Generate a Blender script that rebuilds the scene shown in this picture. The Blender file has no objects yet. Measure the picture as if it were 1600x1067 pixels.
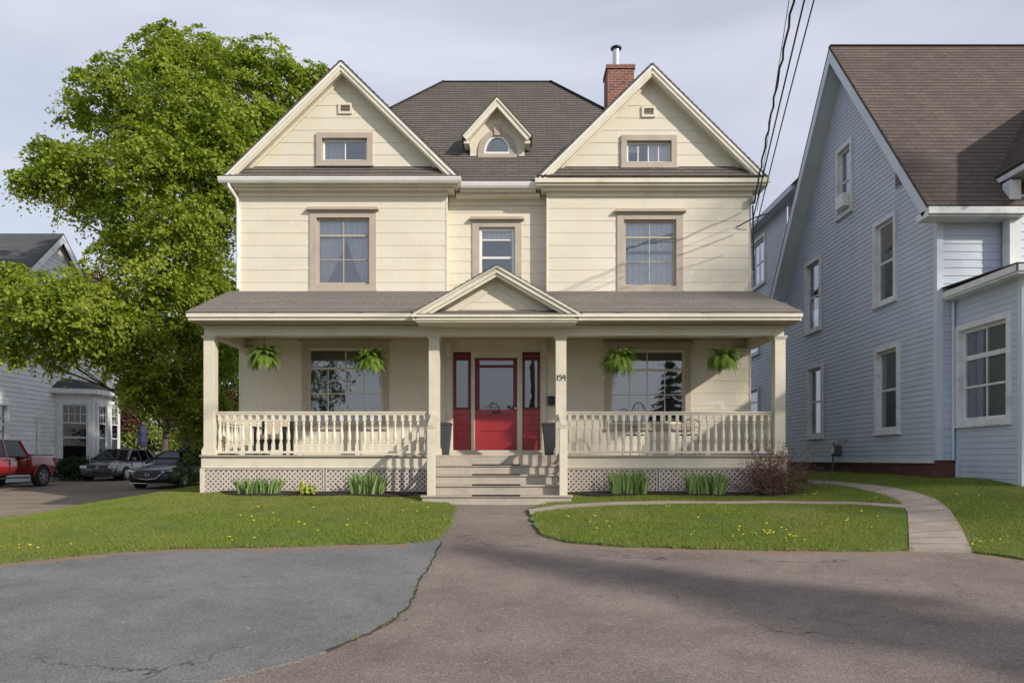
import bpy, bmesh, math, random
import numpy as np
from mathutils import Vector, Matrix
random.seed(7); rng = np.random.default_rng(7)
R = math.radians
scene = bpy.context.scene
C = scene.collection
# ------------------------------------------------------------ camera, sky, sun, exposure
F = 1150.0          # focal length in photo pixels (photo 1600 wide)
HZ = 718.0          # horizon row of the photo
ZC = 1.5            # camera height
cam = bpy.data.cameras.new('camera'); camo = bpy.data.objects.new('camera', cam); C.objects.link(camo)
camo.location = (0, 0, ZC); camo.rotation_euler = (R(90), 0, 0)
cam.sensor_width = 36; cam.lens = F/1600*36; cam.shift_y = (HZ-533.5)/1600
cam.clip_start = .1; cam.clip_end = 3000
scene.camera = camo
SUN = Vector((1.21, -1.0, .81)).normalized()
SUN_EL = math.asin(SUN.z); SUN_AZ = math.atan2(SUN.x, SUN.y)
w = bpy.data.worlds.new('World'); scene.world = w; w.use_nodes = True
nt = w.node_tree; nt.nodes.clear()
wo = nt.nodes.new('ShaderNodeOutputWorld'); bg = nt.nodes.new('ShaderNodeBackground')
sky = nt.nodes.new('ShaderNodeTexSky'); sky.sky_type = 'NISHITA'; sky.sun_disc = False
sky.sun_elevation = SUN_EL; sky.sun_rotation = SUN_AZ; sky.air_density = 1.2; sky.dust_density = 2.0; sky.ozone_density = 1.5
tc = nt.nodes.new('ShaderNodeTexCoord'); mp = nt.nodes.new('ShaderNodeMapping'); mp.inputs['Scale'].default_value = (1.2, 1.2, 4.2)
mp.inputs['Rotation'].default_value = (0, R(14), R(20))
nz = nt.nodes.new('ShaderNodeTexNoise'); nz.inputs['Scale'].default_value = 1.5; nz.inputs['Detail'].default_value = 8; nz.inputs['Roughness'].default_value = .52
nz.inputs['Distortion'].default_value = .35
rp = nt.nodes.new('ShaderNodeValToRGB'); rp.color_ramp.elements[0].position = .34; rp.color_ramp.elements[1].position = .70
rp.color_ramp.elements[0].color = (.55, .55, .55, 1); rp.color_ramp.elements[1].color = (.95, .95, .95, 1)
mx = nt.nodes.new('ShaderNodeMix'); mx.data_type = 'RGBA'
mx.inputs[7].default_value = (6.3, 6.55, 7.55, 1)
nt.links.new(tc.outputs['Generated'], mp.inputs[0]); nt.links.new(mp.outputs[0], nz.inputs['Vector'])
nt.links.new(nz.outputs['Fac'], rp.inputs[0]); sp = nt.nodes.new('ShaderNodeSeparateXYZ'); nt.links.new(tc.outputs['Generated'], sp.inputs[0])
mr = nt.nodes.new('ShaderNodeMapRange'); mr.inputs[1].default_value = .5; mr.inputs[2].default_value = .8; mr.inputs[3].default_value = 1; mr.inputs[4].default_value = .55   # thin haze clouds low down; mix lowered in unseen overhead sky to cut ambient
nt.links.new(sp.outputs[2], mr.inputs[0]); mm = nt.nodes.new('ShaderNodeMath'); mm.operation = 'MULTIPLY'; nt.links.new(rp.outputs[0], mm.inputs[0]); nt.links.new(mr.outputs[0], mm.inputs[1])
nt.links.new(mm.outputs[0], mx.inputs[0])
nt.links.new(sky.outputs[0], mx.inputs[6]); nt.links.new(mx.outputs[2], bg.inputs[0]); nt.links.new(bg.outputs[0], wo.inputs[0])
bg.inputs[1].default_value = .11
sl = bpy.data.lights.new('sun', 'SUN'); sl.energy = 3.7; sl.angle = R(1.2); sl.color = (1, .93, .83)
so = bpy.data.objects.new('sun', sl); C.objects.link(so); so.rotation_euler = SUN.to_track_quat('Z', 'Y').to_euler()
so.location = (30, -25, 30)
scene.view_settings.view_transform = 'Standard'; scene.view_settings.look = 'None'
scene.view_settings.exposure = 0.14; scene.view_settings.gamma = 1

# ------------------------------------------------------------ helpers
def at(px, py, Y): return Vector(((px-800)*Y/F, Y, ZC+(HZ-py)*Y/F))
def xz(px, py, Y): return ((px-800)*Y/F, ZC+(HZ-py)*Y/F)
def zr(h): return ZC+h           # height relative to the camera
def yat(px, X): return X*F/(px-800)
def tag(o, label=None, cat=None, group=None, kind=None):
    if label: o['label'] = label
    if cat: o['category'] = cat
    if group: o['group'] = group
    if kind: o['kind'] = kind
    return o
def thing(name, label, cat, loc=(0, 0, 0), rz=0, group=None):
    o = bpy.data.objects.new(name, None); C.objects.link(o); o.empty_display_size = .2
    o.location = loc; o.rotation_euler = (0, 0, rz)
    return tag(o, label, cat, group)
def kids(o): return [c for c in bpy.data.objects if c.parent == o]
def dup(o, parent=None, loc=None, rz=None, label=None):
    c = o.copy(); C.objects.link(c)
    if parent: c.parent = parent
    if loc is not None: c.location = loc
    if rz is not None: c.rotation_euler = (0, 0, rz)
    if label: c['label'] = label
    for k in kids(o): dup(k, c)
    return c
class Fr:
    def __init__(s, O, U, V, N): s.O, s.U, s.V, s.N = Vector(O), Vector(U), Vector(V), Vector(N)
    def p(s, u, v, n=0): return s.O+s.U*u+s.V*v+s.N*n
WF = Fr((0, 0, 0), (1, 0, 0), (0, 0, 1), (0, -1, 0))
def front(Y): return Fr((0, Y, 0), (1, 0, 0), (0, 0, 1), (0, -1, 0))
def clip(poly, a, b, c):
    out = []
    for i in range(len(poly)):
        p, q = poly[i], poly[(i+1) % len(poly)]
        dp, dq = a*p[0]+b*p[1]-c, a*q[0]+b*q[1]-c
        if dp <= 1e-9: out.append(p)
        if (dp < -1e-9 and dq > 1e-9) or (dp > 1e-9 and dq < -1e-9):
            t = dp/(dp-dq); out.append((p[0]+t*(q[0]-p[0]), p[1]+t*(q[1]-p[1])))
    return out
class MB:
    def __init__(s): s.v = []; s.f = []; s.uv = {}
    def face(s, pts, uv=None):
        i = len(s.v); s.v += [tuple(p) for p in pts]; s.f.append(tuple(range(i, i+len(pts))))
        if uv: s.uv[len(s.f)-1] = uv
        return s
    def hexa(s, P):   # 8 points: 0-3 ring, 4-7 ring
        i = len(s.v); s.v += [tuple(p) for p in P]
        for q in ((0, 1, 2, 3), (7, 6, 5, 4), (0, 4, 5, 1), (1, 5, 6, 2), (2, 6, 7, 3), (3, 7, 4, 0)): s.f.append(tuple(i+k for k in q))
        return s
    def fb(s, fr, u0, u1, v0, v1, n0, n1):
        return s.hexa([fr.p(u0, v0, n0), fr.p(u1, v0, n0), fr.p(u1, v1, n0), fr.p(u0, v1, n0), fr.p(u0, v0, n1), fr.p(u1, v0, n1), fr.p(u1, v1, n1), fr.p(u0, v1, n1)])
    def box(s, x0, x1, y0, y1, z0, z1): return s.fb(WF, x0, x1, z0, z1, -y0, -y1)
    def ring(s, fr, u0, u1, v0, v1, t, n0, n1, tb=None, tt=None):   # rectangular frame
        tb = t if tb is None else tb; tt = t if tt is None else tt
        s.fb(fr, u0, u0+t, v0, v1, n0, n1); s.fb(fr, u1-t, u1, v0, v1, n0, n1)
        if tb: s.fb(fr, u0+t, u1-t, v0, v0+tb, n0, n1)
        if tt: s.fb(fr, u0+t, u1-t, v1-tt, v1, n0, n1)
        return s
    def prism(s, A, B):   # two equal rings of points
        n = len(A); i = len(s.v); s.v += [tuple(p) for p in A]+[tuple(p) for p in B]
        s.f.append(tuple(range(i, i+n))); s.f.append(tuple(range(i+2*n-1, i+n-1, -1)))
        for k in range(n): s.f.append((i+k, i+n+k, i+n+(k+1) % n, i+(k+1) % n))
        return s
    def ext(s, fr, uv, n0, n1): return s.prism([fr.p(u, v, n0) for u, v in uv], [fr.p(u, v, n1) for u, v in uv])
    def bar(s, a, b, w, t, up=(0, 0, 1)):   # rectangular bar from a to b: w sideways, t along up
        a, b = Vector(a), Vector(b); d = (b-a).normalized(); up = Vector(up); sd = d.cross(up)
        if sd.length < 1e-5: sd = d.cross(Vector((1, 0, 0)))
        sd.normalize(); u2 = sd.cross(d).normalized(); sd = sd*w/2; u2 = u2*t/2
        return s.hexa([a-sd-u2, a+sd-u2, a+sd+u2, a-sd+u2, b-sd-u2, b+sd-u2, b+sd+u2, b-sd+u2])
    def tube(s, pts, r, n=8, cap=True):
        pts = [Vector(p) for p in pts]; m = len(pts); rs = r if isinstance(r, (list, tuple)) else [r]*m
        i = len(s.v); prev = None
        for k, p in enumerate(pts):
            d = (pts[min(k+1, m-1)]-pts[max(k-1, 0)]).normalized()
            if prev is None: prev = d.orthogonal().normalized()
            a = (prev-d*prev.dot(d))
            a = a.normalized() if a.length > 1e-6 else d.orthogonal().normalized()
            prev = a; b = d.cross(a)
            for j in range(n):
                t = 2*math.pi*j/n; s.v.append(tuple(p+(a*math.cos(t)+b*math.sin(t))*rs[k]))
        for k in range(m-1):
            for j in range(n):
                s.f.append((i+k*n+j, i+k*n+(j+1) % n, i+(k+1)*n+(j+1) % n, i+(k+1)*n+j))
        if cap:
            s.f.append(tuple(i+j for j in range(n-1, -1, -1))); s.f.append(tuple(i+(m-1)*n+j for j in range(n)))
        return s
    def lathe(s, prof, c=(0, 0, 0), n=12, ax='z', ang0=0):
        i = len(s.v); m = len(prof)
        for r, z in prof:
            for j in range(n):
                t = 2*math.pi*j/n+ang0; a, b = r*math.cos(t), r*math.sin(t)
                q = (a, b, z) if ax == 'z' else ((z, a, b) if ax == 'x' else (a, z, b))
                s.v.append((c[0]+q[0], c[1]+q[1], c[2]+q[2]))
        for k in range(m-1):
            for j in range(n): s.f.append((i+k*n+j, i+k*n+(j+1) % n, i+(k+1)*n+(j+1) % n, i+(k+1)*n+j))
        s.f.append(tuple(i+j for j in range(n-1, -1, -1))); s.f.append(tuple(i+(m-1)*n+j for j in range(n)))
        return s
    def lap(s, fr, poly, holes=(), e=.27, lip=.014, v0=0.0, base=0.0, jit=0):
        """lapped courses (siding, shingles) over a convex polygon (u,v), with rectangular holes"""
        vs = [p[1] for p in poly]; us = [p[0] for p in poly]
        k = math.floor((min(vs)-v0)/e)
        while v0+k*e < max(vs)-1e-6:
            a, b = v0+k*e, v0+(k+1)*e; k += 1
            br = sorted({a, b} | {h[i] for h in holes for i in (2, 3) if a < h[i] < b})
            for q0, q1 in zip(br[:-1], br[1:]):
                if q1-q0 < 1e-4: continue
                mid = (q0+q1)/2
                hs = sorted((h[0], h[1]) for h in holes if h[2] < mid < h[3])
                cuts = []; c0 = min(us)-1
                for h0, h1 in hs: cuts.append((c0, h0)); c0 = h1
                cuts.append((c0, max(us)+1))
                for x0, x1 in cuts:
                    pg = clip(clip(clip(clip(poly, -1, 0, -x0), 1, 0, x1), 0, -1, -q0), 0, 1, q1)
                    if len(pg) < 3: continue
                    off = lambda v: base+lip*(1-(v-a)/e)
                    s.face([fr.p(u, v, off(v)) for u, v in pg], [(u, v) for u, v in pg])
                    if q0 == a or q0 in [h[3] for h in holes]:
                        lo = [p for p in pg if abs(p[1]-q0) < 1e-6]
                        if len(lo) >= 2:
                            ua, ub = min(p[0] for p in lo), max(p[0] for p in lo)
                            s.face([fr.p(ua, q0, off(q0)), fr.p(ub, q0, off(q0)), fr.p(ub, q0, base-.01), fr.p(ua, q0, base-.01)], [(ua, q0), (ub, q0), (ub, q0), (ua, q0)])
        return s
    def build(s, name, m, parent=None, smooth=False, bevel=0, recalc=True):
        me = bpy.data.meshes.new(name)
        off = Vector((0, 0, 0))
        r = parent
        while r is not None and r.parent is not None: r = r.parent
        if r is not None: off = r.location
        me.from_pydata([(x-off[0], y-off[1], z-off[2]) for x, y, z in s.v], [], s.f)
        if s.uv:
            ul = me.uv_layers.new(name='UVMap')
            for pi, uvs in s.uv.items():
                st = me.polygons[pi].loop_start
                for k, q in enumerate(uvs): ul.data[st+k].uv = q
        if recalc:
            bm = bmesh.new(); bm.from_mesh(me); bmesh.ops.recalc_face_normals(bm, faces=bm.faces); bm.to_mesh(me); bm.free()
        me.materials.append(m)
        if smooth: me.polygons.foreach_set('use_smooth', [True]*len(me.polygons))
        o = bpy.data.objects.new(name, me); C.objects.link(o); o.parent = parent
        if bevel:
            b = o.modifiers.new('bevel', 'BEVEL'); b.width = bevel; b.segments = 2; b.limit_method = 'ANGLE'
        return o
def bx(name, m, parent, x0, x1, y0, y1, z0, z1, bevel=0): return MB().box(x0, x1, y0, y1, z0, z1).build(name, m, parent, bevel=bevel)

# ------------------------------------------------------------ materials
def newmat(name):
    m = bpy.data.materials.new(name); m.use_nodes = True; n = m.node_tree
    return m, n, n.nodes['Principled BSDF'], n.nodes['Material Output']
def nd(n, t, **kw):
    x = n.nodes.new(t)
    for k, v in kw.items():
        if k in x.inputs: x.inputs[k].default_value = v
        else: setattr(x, k, v)
    return x
def mixc(n, fac, a, b, mode='MIX'):
    x = n.nodes.new('ShaderNodeMix'); x.data_type = 'RGBA'; x.blend_type = mode
    for i, q in ((0, fac), (6, a), (7, b)):
        if isinstance(q, (int, float)): x.inputs[i].default_value = q
        elif isinstance(q, tuple): x.inputs[i].default_value = (*q[:3], 1)
        else: n.links.new(q, x.inputs[i])
    return x.outputs[2]
def ramp(n, src, p0, p1, c0=(0, 0, 0), c1=(1, 1, 1)):
    r = n.nodes.new('ShaderNodeValToRGB'); r.color_ramp.elements[0].position = p0; r.color_ramp.elements[1].position = p1
    r.color_ramp.elements[0].color = (*c0, 1); r.color_ramp.elements[1].color = (*c1, 1); n.links.new(src, r.inputs[0]); return r.outputs[0]
def noise(n, vec, scale, detail=4, rough=.55, dist=0):
    x = nd(n, 'ShaderNodeTexNoise', Scale=scale, Detail=detail, Roughness=rough, Distortion=dist); n.links.new(vec, x.inputs['Vector']); return x.outputs['Fac']
def bump(n, bs, src, strength, dist=.01):
    b = nd(n, 'ShaderNodeBump', Strength=strength, Distance=dist); n.links.new(src, b.inputs['Height']); n.links.new(b.outputs[0], bs.inputs['Normal'])
def mat(name, col, rough=.6, var=.12, scale=3.0, bmp=.0, metal=0, grime=None, gfac=.5, spec=.5, stretch=(1, 1, 1), coat=0):
    m, n, bs, out = newmat(name)
    geo = nd(n, 'ShaderNodeNewGeometry'); mp = nd(n, 'ShaderNodeMapping'); mp.inputs['Scale'].default_value = stretch
    n.links.new(geo.outputs['Position'], mp.inputs[0]); v = mp.outputs[0]
    a = noise(n, v, scale, 5); b = noise(n, v, scale*9, 3)
    d = tuple(c*(1-var*1.6) for c in col); l = tuple(min(1, c*(1+var)) for c in col)
    c = mixc(n, ramp(n, a, .3, .7), d, l)
    c = mixc(n, ramp(n, b, .35, .75), c, tuple(x*(1-var) for x in col)) if var > .05 else c
    if grime:
        g = noise(n, v, scale*.7, 8, .7); c = mixc(n, ramp(n, g, .52, .66), c, mixc(n, gfac, c, grime))
    n.links.new(c, bs.inputs['Base Color']); bs.inputs['Roughness'].default_value = rough; bs.inputs['Metallic'].default_value = metal
    bs.inputs['Specular IOR Level'].default_value = spec; bs.inputs['Coat Weight'].default_value = coat
    if bmp: bump(n, bs, b, bmp)
    return m
def shingle_wall(name, col, e, wd=.61):
    m, n, bs, out = newmat(name)
    uv = nd(n, 'ShaderNodeUVMap'); geo = nd(n, 'ShaderNodeNewGeometry')
    br = nd(n, 'ShaderNodeTexBrick', Scale=1.0, **{'Mortar Size': .003, 'Mortar Smooth': .1, 'Brick Width': wd, 'Row Height': e})
    br.offset = .5; br.inputs['Color1'].default_value = (1, 1, 1, 1); br.inputs['Color2'].default_value = (.955, .955, .96, 1); br.inputs['Mortar'].default_value = (.9, .89, .87, 1)
    n.links.new(uv.outputs[0], br.inputs['Vector'])
    a = noise(n, geo.outputs['Position'], .55, 4); b = noise(n, geo.outputs['Position'], 3.2, 6, .65); ch = noise(n, geo.outputs['Position'], 2.3, 8, .75)
    c = mixc(n, ramp(n, a, .3, .7), tuple(x*.9 for x in col), col)
    c = mixc(n, ramp(n, b, .45, .8), c, (col[0]*.93, col[1]*.87, col[2]*.78))
    c = mixc(n, 1.0, c, br.outputs['Color'], 'MULTIPLY')
    c = mixc(n, ramp(n, ch, .645, .665), c, (.86, .85, .8))
    mp = nd(n, 'ShaderNodeMapping'); mp.inputs['Scale'].default_value = (14, 14, .5); n.links.new(geo.outputs['Position'], mp.inputs[0])
    st = noise(n, mp.outputs[0], 1, 4, .6); c = mixc(n, ramp(n, st, .5, .85), c, (col[0]*.91, col[1]*.875, col[2]*.82))
    n.links.new(c, bs.inputs['Base Color']); bs.inputs['Roughness'].default_value = .55
    mp2 = nd(n, 'ShaderNodeMapping'); mp2.inputs['Scale'].default_value = (60, 60, 4); n.links.new(geo.outputs['Position'], mp2.inputs[0])
    bump(n, bs, noise(n, mp2.outputs[0], 1, 3), .10, .006)
    return m
def roof_mat(name, col, col2, e=.14, streak=.35, tab=.3, moss=None):
    m, n, bs, out = newmat(name)
    uv = nd(n, 'ShaderNodeUVMap'); geo = nd(n, 'ShaderNodeNewGeometry')
    br = nd(n, 'ShaderNodeTexBrick', Scale=1.0, Bias=-.1, **{'Mortar Size': .008, 'Mortar Smooth': .2, 'Brick Width': tab, 'Row Height': e})
    br.offset = .5; br.inputs['Color1'].default_value = (*col, 1); br.inputs['Color2'].default_value = (*col2, 1)
    br.inputs['Mortar'].default_value = (*[x*.35 for x in col], 1)
    n.links.new(uv.outputs[0], br.inputs['Vector'])
    mp = nd(n, 'ShaderNodeMapping'); mp.inputs['Scale'].default_value = (1.2, .35, 1); n.links.new(uv.outputs[0], mp.inputs[0])
    s1 = noise(n, mp.outputs[0], 1.6, 7, .68); s2 = noise(n, geo.outputs['Position'], 26, 4, .7); s3 = noise(n, uv.outputs[0], .5, 4)
    c = mixc(n, mixc(n, ramp(n, s1, .42, .72), (0, 0, 0), (streak,)*3), br.outputs['Color'], tuple(x*.42 for x in col))
    c = mixc(n, mixc(n, ramp(n, s2, .3, .75), (0, 0, 0), (.5,)*3), c, tuple(min(1, x*1.5) for x in col2))
    c = mixc(n, mixc(n, ramp(n, s3, .35, .65), (0, 0, 0), (.35,)*3), c, tuple(x*.72 for x in col2))
    n.links.new(c, bs.inputs['Base Color']); bs.inputs['Roughness'].default_value = .92; bs.inputs['Specular IOR Level'].default_value = .2
    bump(n, bs, s2, .5, .008)
    return m
def glass_mat(name, refl=.14, tint=(.93, .95, .96), fres=.8):
    m, n, bs, out = newmat(name); n.nodes.remove(bs)
    tr = nd(n, 'ShaderNodeBsdfTransparent'); tr.inputs[0].default_value = (*tint, 1)
    gl = nd(n, 'ShaderNodeBsdfGlossy', Roughness=.015); gl.inputs[0].default_value = (.95, .97, 1, 1)
    geo = nd(n, 'ShaderNodeNewGeometry'); mp = nd(n, 'ShaderNodeMapping'); mp.inputs['Scale'].default_value = (1.5, 1.5, 1.5); n.links.new(geo.outputs['Position'], mp.inputs[0])
    b = nd(n, 'ShaderNodeBump', Strength=.06, Distance=.02); n.links.new(noise(n, mp.outputs[0], 1.3, 2), b.inputs['Height']); n.links.new(b.outputs[0], gl.inputs['Normal'])
    lw = nd(n, 'ShaderNodeLayerWeight', Blend=.35)
    ad = nd(n, 'ShaderNodeMath', operation='MULTIPLY_ADD'); n.links.new(lw.outputs['Fresnel'], ad.inputs[0]); ad.inputs[1].default_value = fres; ad.inputs[2].default_value = refl
    ad.use_clamp = True
    mx = nd(n, 'ShaderNodeMixShader'); n.links.new(ad.outputs[0], mx.inputs[0]); n.links.new(tr.outputs[0], mx.inputs[1]); n.links.new(gl.outputs[0], mx.inputs[2])
    n.links.new(mx.outputs[0], out.inputs[0]); return m
def leaf_mat(name, c1, c2, trans=.35, big=None):
    m, n, bs, out = newmat(name)
    at_ = nd(n, 'ShaderNodeAttribute'); at_.attribute_name = 'rnd'
    geo = nd(n, 'ShaderNodeNewGeometry')
    c = mixc(n, at_.outputs['Fac'], c1, c2)
    if big: c = mixc(n, ramp(n, noise(n, geo.outputs['Position'], .45, 3), .45, .7), c, big)
    n.links.new(c, bs.inputs['Base Color']); bs.inputs['Roughness'].default_value = .6; bs.inputs['Specular IOR Level'].default_value = .25
    tl = nd(n, 'ShaderNodeBsdfTranslucent'); n.links.new(mixc(n, 1.0, c, (1.15, 1.25, .6), 'MULTIPLY'), tl.inputs[0])
    mx = nd(n, 'ShaderNodeMixShader'); mx.inputs[0].default_value = trans
    n.links.new(bs.outputs[0], mx.inputs[1]); n.links.new(tl.outputs[0], mx.inputs[2]); n.links.new(mx.outputs[0], out.inputs[0]); return m
def asphalt(name, col, col2, speck=.5, dirt=(.29, .21, .155)):
    m, n, bs, out = newmat(name); geo = nd(n, 'ShaderNodeNewGeometry'); P = geo.outputs['Position']
    f1 = noise(n, P, 62, 3, .85); f2 = noise(n, P, 28, 4, .7); f3 = noise(n, P, .8, 5, .6); f4 = noise(n, P, 4.5, 5, .65)
    c = mixc(n, ramp(n, f3, .35, .65), col, col2)
    c = mixc(n, ramp(n, f1, .32, .68), mixc(n, 1.0, c, (.42, .42, .43), 'MULTIPLY'), mixc(n, 1.0, c, (1.62, 1.6, 1.56), 'MULTIPLY'))
    c = mixc(n, mixc(n, ramp(n, f2, .55, .7), (0, 0, 0), (speck,)*3), c, tuple(min(1, x*1.9) for x in col2))
    c = mixc(n, mixc(n, ramp(n, f4, .5, .75), (0, 0, 0), (.35,)*3), c, tuple(x*.62 for x in col))
    # cracks
    wp = nd(n, 'ShaderNodeMapping'); n.links.new(P, wp.inputs[0])
    dn = nd(n, 'ShaderNodeTexNoise', Scale=1.8, Detail=6, Roughness=.6); n.links.new(P, dn.inputs['Vector'])
    va = nd(n, 'ShaderNodeVectorMath', operation='MULTIPLY_ADD'); n.links.new(dn.outputs['Color'], va.inputs[0]); va.inputs[1].default_value = (.9, .9, .9); n.links.new(P, va.inputs[2])
    vo = nd(n, 'ShaderNodeTexVoronoi', Scale=.42); vo.feature = 'DISTANCE_TO_EDGE'; n.links.new(va.outputs[0], vo.inputs['Vector'])
    cr = ramp(n, vo.outputs['Distance'], .0016, .006, (1, 1, 1), (0, 0, 0)); mk = ramp(n, noise(n, P, .6, 2), .53, .59)
    crk = mixc(n, 1.0, cr, mk, 'MULTIPLY'); c = mixc(n, crk, c, tuple(x*.28 for x in col))
    vs = nd(n, 'ShaderNodeTexVoronoi', Scale=2.6); n.links.new(P, vs.inputs['Vector']); c = mixc(n, ramp(n, vs.outputs['Distance'], .022, .034, (1, 1, 1), (0, 0, 0)), c, (.5, .47, .42))
    st2 = nd(n, 'ShaderNodeTexNoise', Scale=.9, Detail=8, Roughness=.7, Distortion=1.2); n.links.new(P, st2.inputs['Vector']); c = mixc(n, mixc(n, ramp(n, st2.outputs['Fac'], .56, .70), (0, 0, 0), (.6,)*3), c, tuple(x*.6 for x in col))
    da = nd(n, 'ShaderNodeAttribute'); da.attribute_name = 'dirt'
    dm = nd(n, 'ShaderNodeMath', operation='MULTIPLY_ADD'); n.links.new(f4, dm.inputs[0]); dm.inputs[1].default_value = 1.3; n.links.new(da.outputs['Fac'], dm.inputs[2])
    c = mixc(n, ramp(n, dm.outputs[0], .98, 1.3), c, mixc(n, ramp(n, f2, .3, .7), tuple(x*.7 for x in dirt), dirt))
    n.links.new(c, bs.inputs['Base Color']); bs.inputs['Roughness'].default_value = .9; bs.inputs['Specular IOR Level'].default_value = .25
    bump(n, bs, f1, .7, .006); return m

CREAM = (.76, .71, .585)
M = dict(
    wall=shingle_wall('cream_cement_shingle', CREAM, .286), wall_s=shingle_wall('cream_cement_shingle_small', CREAM, .24),
    trim=mat('cream_paint', (.74, .69, .56), .45, .06, 2.5, .1, grime=(.42, .38, .28), gfac=.3),
    porchp=mat('beige_porch_paint', (.69, .63, .51), .5, .07, 2.5, .1, grime=(.42, .36, .28), gfac=.35),
    taupe=mat('taupe_paint', (.47, .40, .325), .5, .08, 3, .12, grime=(.3, .24, .18), gfac=.4),
    step=mat('worn_step_paint', (.45, .395, .325), .6, .14, 3.5, .15, grime=(.3, .26, .22), gfac=.5),
    white=mat('white_paint', (.82, .81, .78), .4, .05, 2, .05, grime=(.5, .48, .42), gfac=.35),
    lattice=mat('lattice_paint', (.56, .49, .43), .6, .1, 4, .1),
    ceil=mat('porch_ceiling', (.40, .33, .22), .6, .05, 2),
    roof=roof_mat('brown_asphalt_shingle', (.112, .099, .086), (.160, .143, .123)),
    roofp=roof_mat('grey_asphalt_shingle', (.215, .195, .172), (.31, .283, .25), streak=.2, tab=.42),
    roofb=roof_mat('red_brown_asphalt_shingle', (.098, .078, .066), (.15, .122, .104), e=.15, streak=.6),
    roofg=roof_mat('dark_grey_shingle', (.08, .08, .085), (.13, .13, .135)),
    red=mat('red_door_paint', (.35, .024, .033), .35, .1, 5, .06, coat=.2), red_shade=mat('shaded_red_paint', (.13, .009, .012), .4, .1, 5, .05),  # second red is a darkened copy: porch shade put into the colour
    glass=glass_mat('window_glass', .10), glassd=glass_mat('dark_glass', .12, (.35, .38, .4)), carglass=glass_mat('car_glass', .04, (.12, .14, .15), .45),
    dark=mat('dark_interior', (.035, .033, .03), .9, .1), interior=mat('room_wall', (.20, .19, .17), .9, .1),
    lace=mat('lace_curtain', (.80, .80, .78), .9, .1, 6), drape=mat('sheer_drape', (.60, .64, .62), .9, .2, 9, stretch=(3, 3, .4)),
    black=mat('black_metal', (.02, .02, .022), .45, .1), plastic=mat('charcoal_planter', (.06, .065, .075), .5, .1, 4),
    blue=mat('blue_vinyl', (.54, .61, .70), .5, .07, 1.2, .05, grime=(.3, .36, .42), gfac=.25),
    bluew=mat('pale_blue_trim', (.62, .69, .76), .5, .06, 2, .05), bwhite=mat('weathered_white_trim', (.78, .79, .79), .55, .1, 4, .1, grime=(.4, .38, .36), gfac=.5),
    bsoff=mat('greenish_soffit', (.56, .60, .60), .55, .08, 3),
    wsiding=mat('white_clapboard', (.76, .77, .77), .55, .06, 2, .06, grime=(.42, .43, .44), gfac=.3),
    concrete=mat('worn_concrete', (.37, .31, .26), .9, .16, 2.2, .4, grime=(.26, .21, .17), gfac=.6),
    mulch=mat('bark_mulch', (.035, .024, .018), .95, .5, 30, .9), soil=mat('bare_soil', (.22, .15, .10), .95, .25, 6, .6),
    lawnm=mat('turf_soil', (.12, .17, .035), .95, .3, 2.5, .8, grime=(.15, .15, .05), gfac=.5), ground=mat('rough_grass_ground', (.07, .10, .03), .95, .3, .6, .5),
    stone=mat('red_foundation', (.16, .07, .055), .9, .35, 2.5, .5), bark=mat('bark', (.12, .095, .075), .9, .3, 7, .6, stretch=(1, 1, .3)),
    wire=mat('cable', (.012, .012, .013), .5, .05), galv=mat('galvanised', (.6, .6, .6), .35, .1, 6, metal=.9),
    tyre=mat('tyre', (.02, .02, .02), .85, .15, 8), rim=mat('alloy', (.45, .45, .47), .3, .05, 3, metal=.8),
    carred=mat('red_car_paint', (.32, .006, .01), .25, .04, 2, coat=1), cargrey=mat('grey_car_paint', (.11, .115, .12), .3, .04, 2, metal=.4, coat=1),
    carblack=mat('dark_car_paint', (.004, .005, .008), .3, .04, 2, coat=.25, spec=.35), lamp=mat('headlight_lens', (.65, .67, .68), .12, .05, 8, coat=1), taillamp=mat('tail_light_lens', (.3, .01, .01), .2, .05),
    chrome=mat('chrome', (.7, .7, .72), .12, .02, 3, metal=1), greyp=mat('grey_plastic', (.30, .31, .32), .5, .1, 4), wood=mat('weathered_pole', (.17, .13, .10), .9, .25, 4, .5, stretch=(1, 1, .2)),
    cushion=mat('cream_cushion', (.62, .52, .40), .9, .1, 5), yellow=mat('dandelion_yellow', (.75, .60, .02), .8, .1, 9), stem=mat('green_stem', (.12, .22, .04), .7, .1),
    brickred=None, navy=mat('navy_canvas', (.03, .035, .11), .8, .3, 5), terracotta=mat('hanging_pot', (.10, .075, .06), .7, .1),
    twig=mat('twig', (.19, .12, .09), .85, .2, 8))
m, n, bs, out = newmat('red_brick'); geo = nd(n, 'ShaderNodeNewGeometry'); sx = nd(n, 'ShaderNodeSeparateXYZ'); n.links.new(geo.outputs['Position'], sx.inputs[0])
sm = nd(n, 'ShaderNodeMath', operation='ADD'); n.links.new(sx.outputs[0], sm.inputs[0]); n.links.new(sx.outputs[1], sm.inputs[1]); cx = nd(n, 'ShaderNodeCombineXYZ'); n.links.new(sm.outputs[0], cx.inputs[0]); n.links.new(sx.outputs[2], cx.inputs[1])
br = nd(n, 'ShaderNodeTexBrick', Scale=1.0, Bias=-.2, **{'Mortar Size': .008, 'Brick Width': .2, 'Row Height': .072}); n.links.new(cx.outputs[0], br.inputs['Vector'])
br.inputs['Color1'].default_value = (.27, .09, .06, 1); br.inputs['Color2'].default_value = (.14, .055, .045, 1); br.inputs['Mortar'].default_value = (.30, .25, .21, 1)
c = mixc(n, ramp(n, noise(n, geo.outputs['Position'], 4, 6, .7), .55, .72), br.outputs['Color'], (.06, .045, .04)); n.links.new(c, bs.inputs['Base Color']); bs.inputs['Roughness'].default_value = .9
bump(n, bs, br.outputs['Fac'], -.6, .01); M['brickred'] = m
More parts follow.
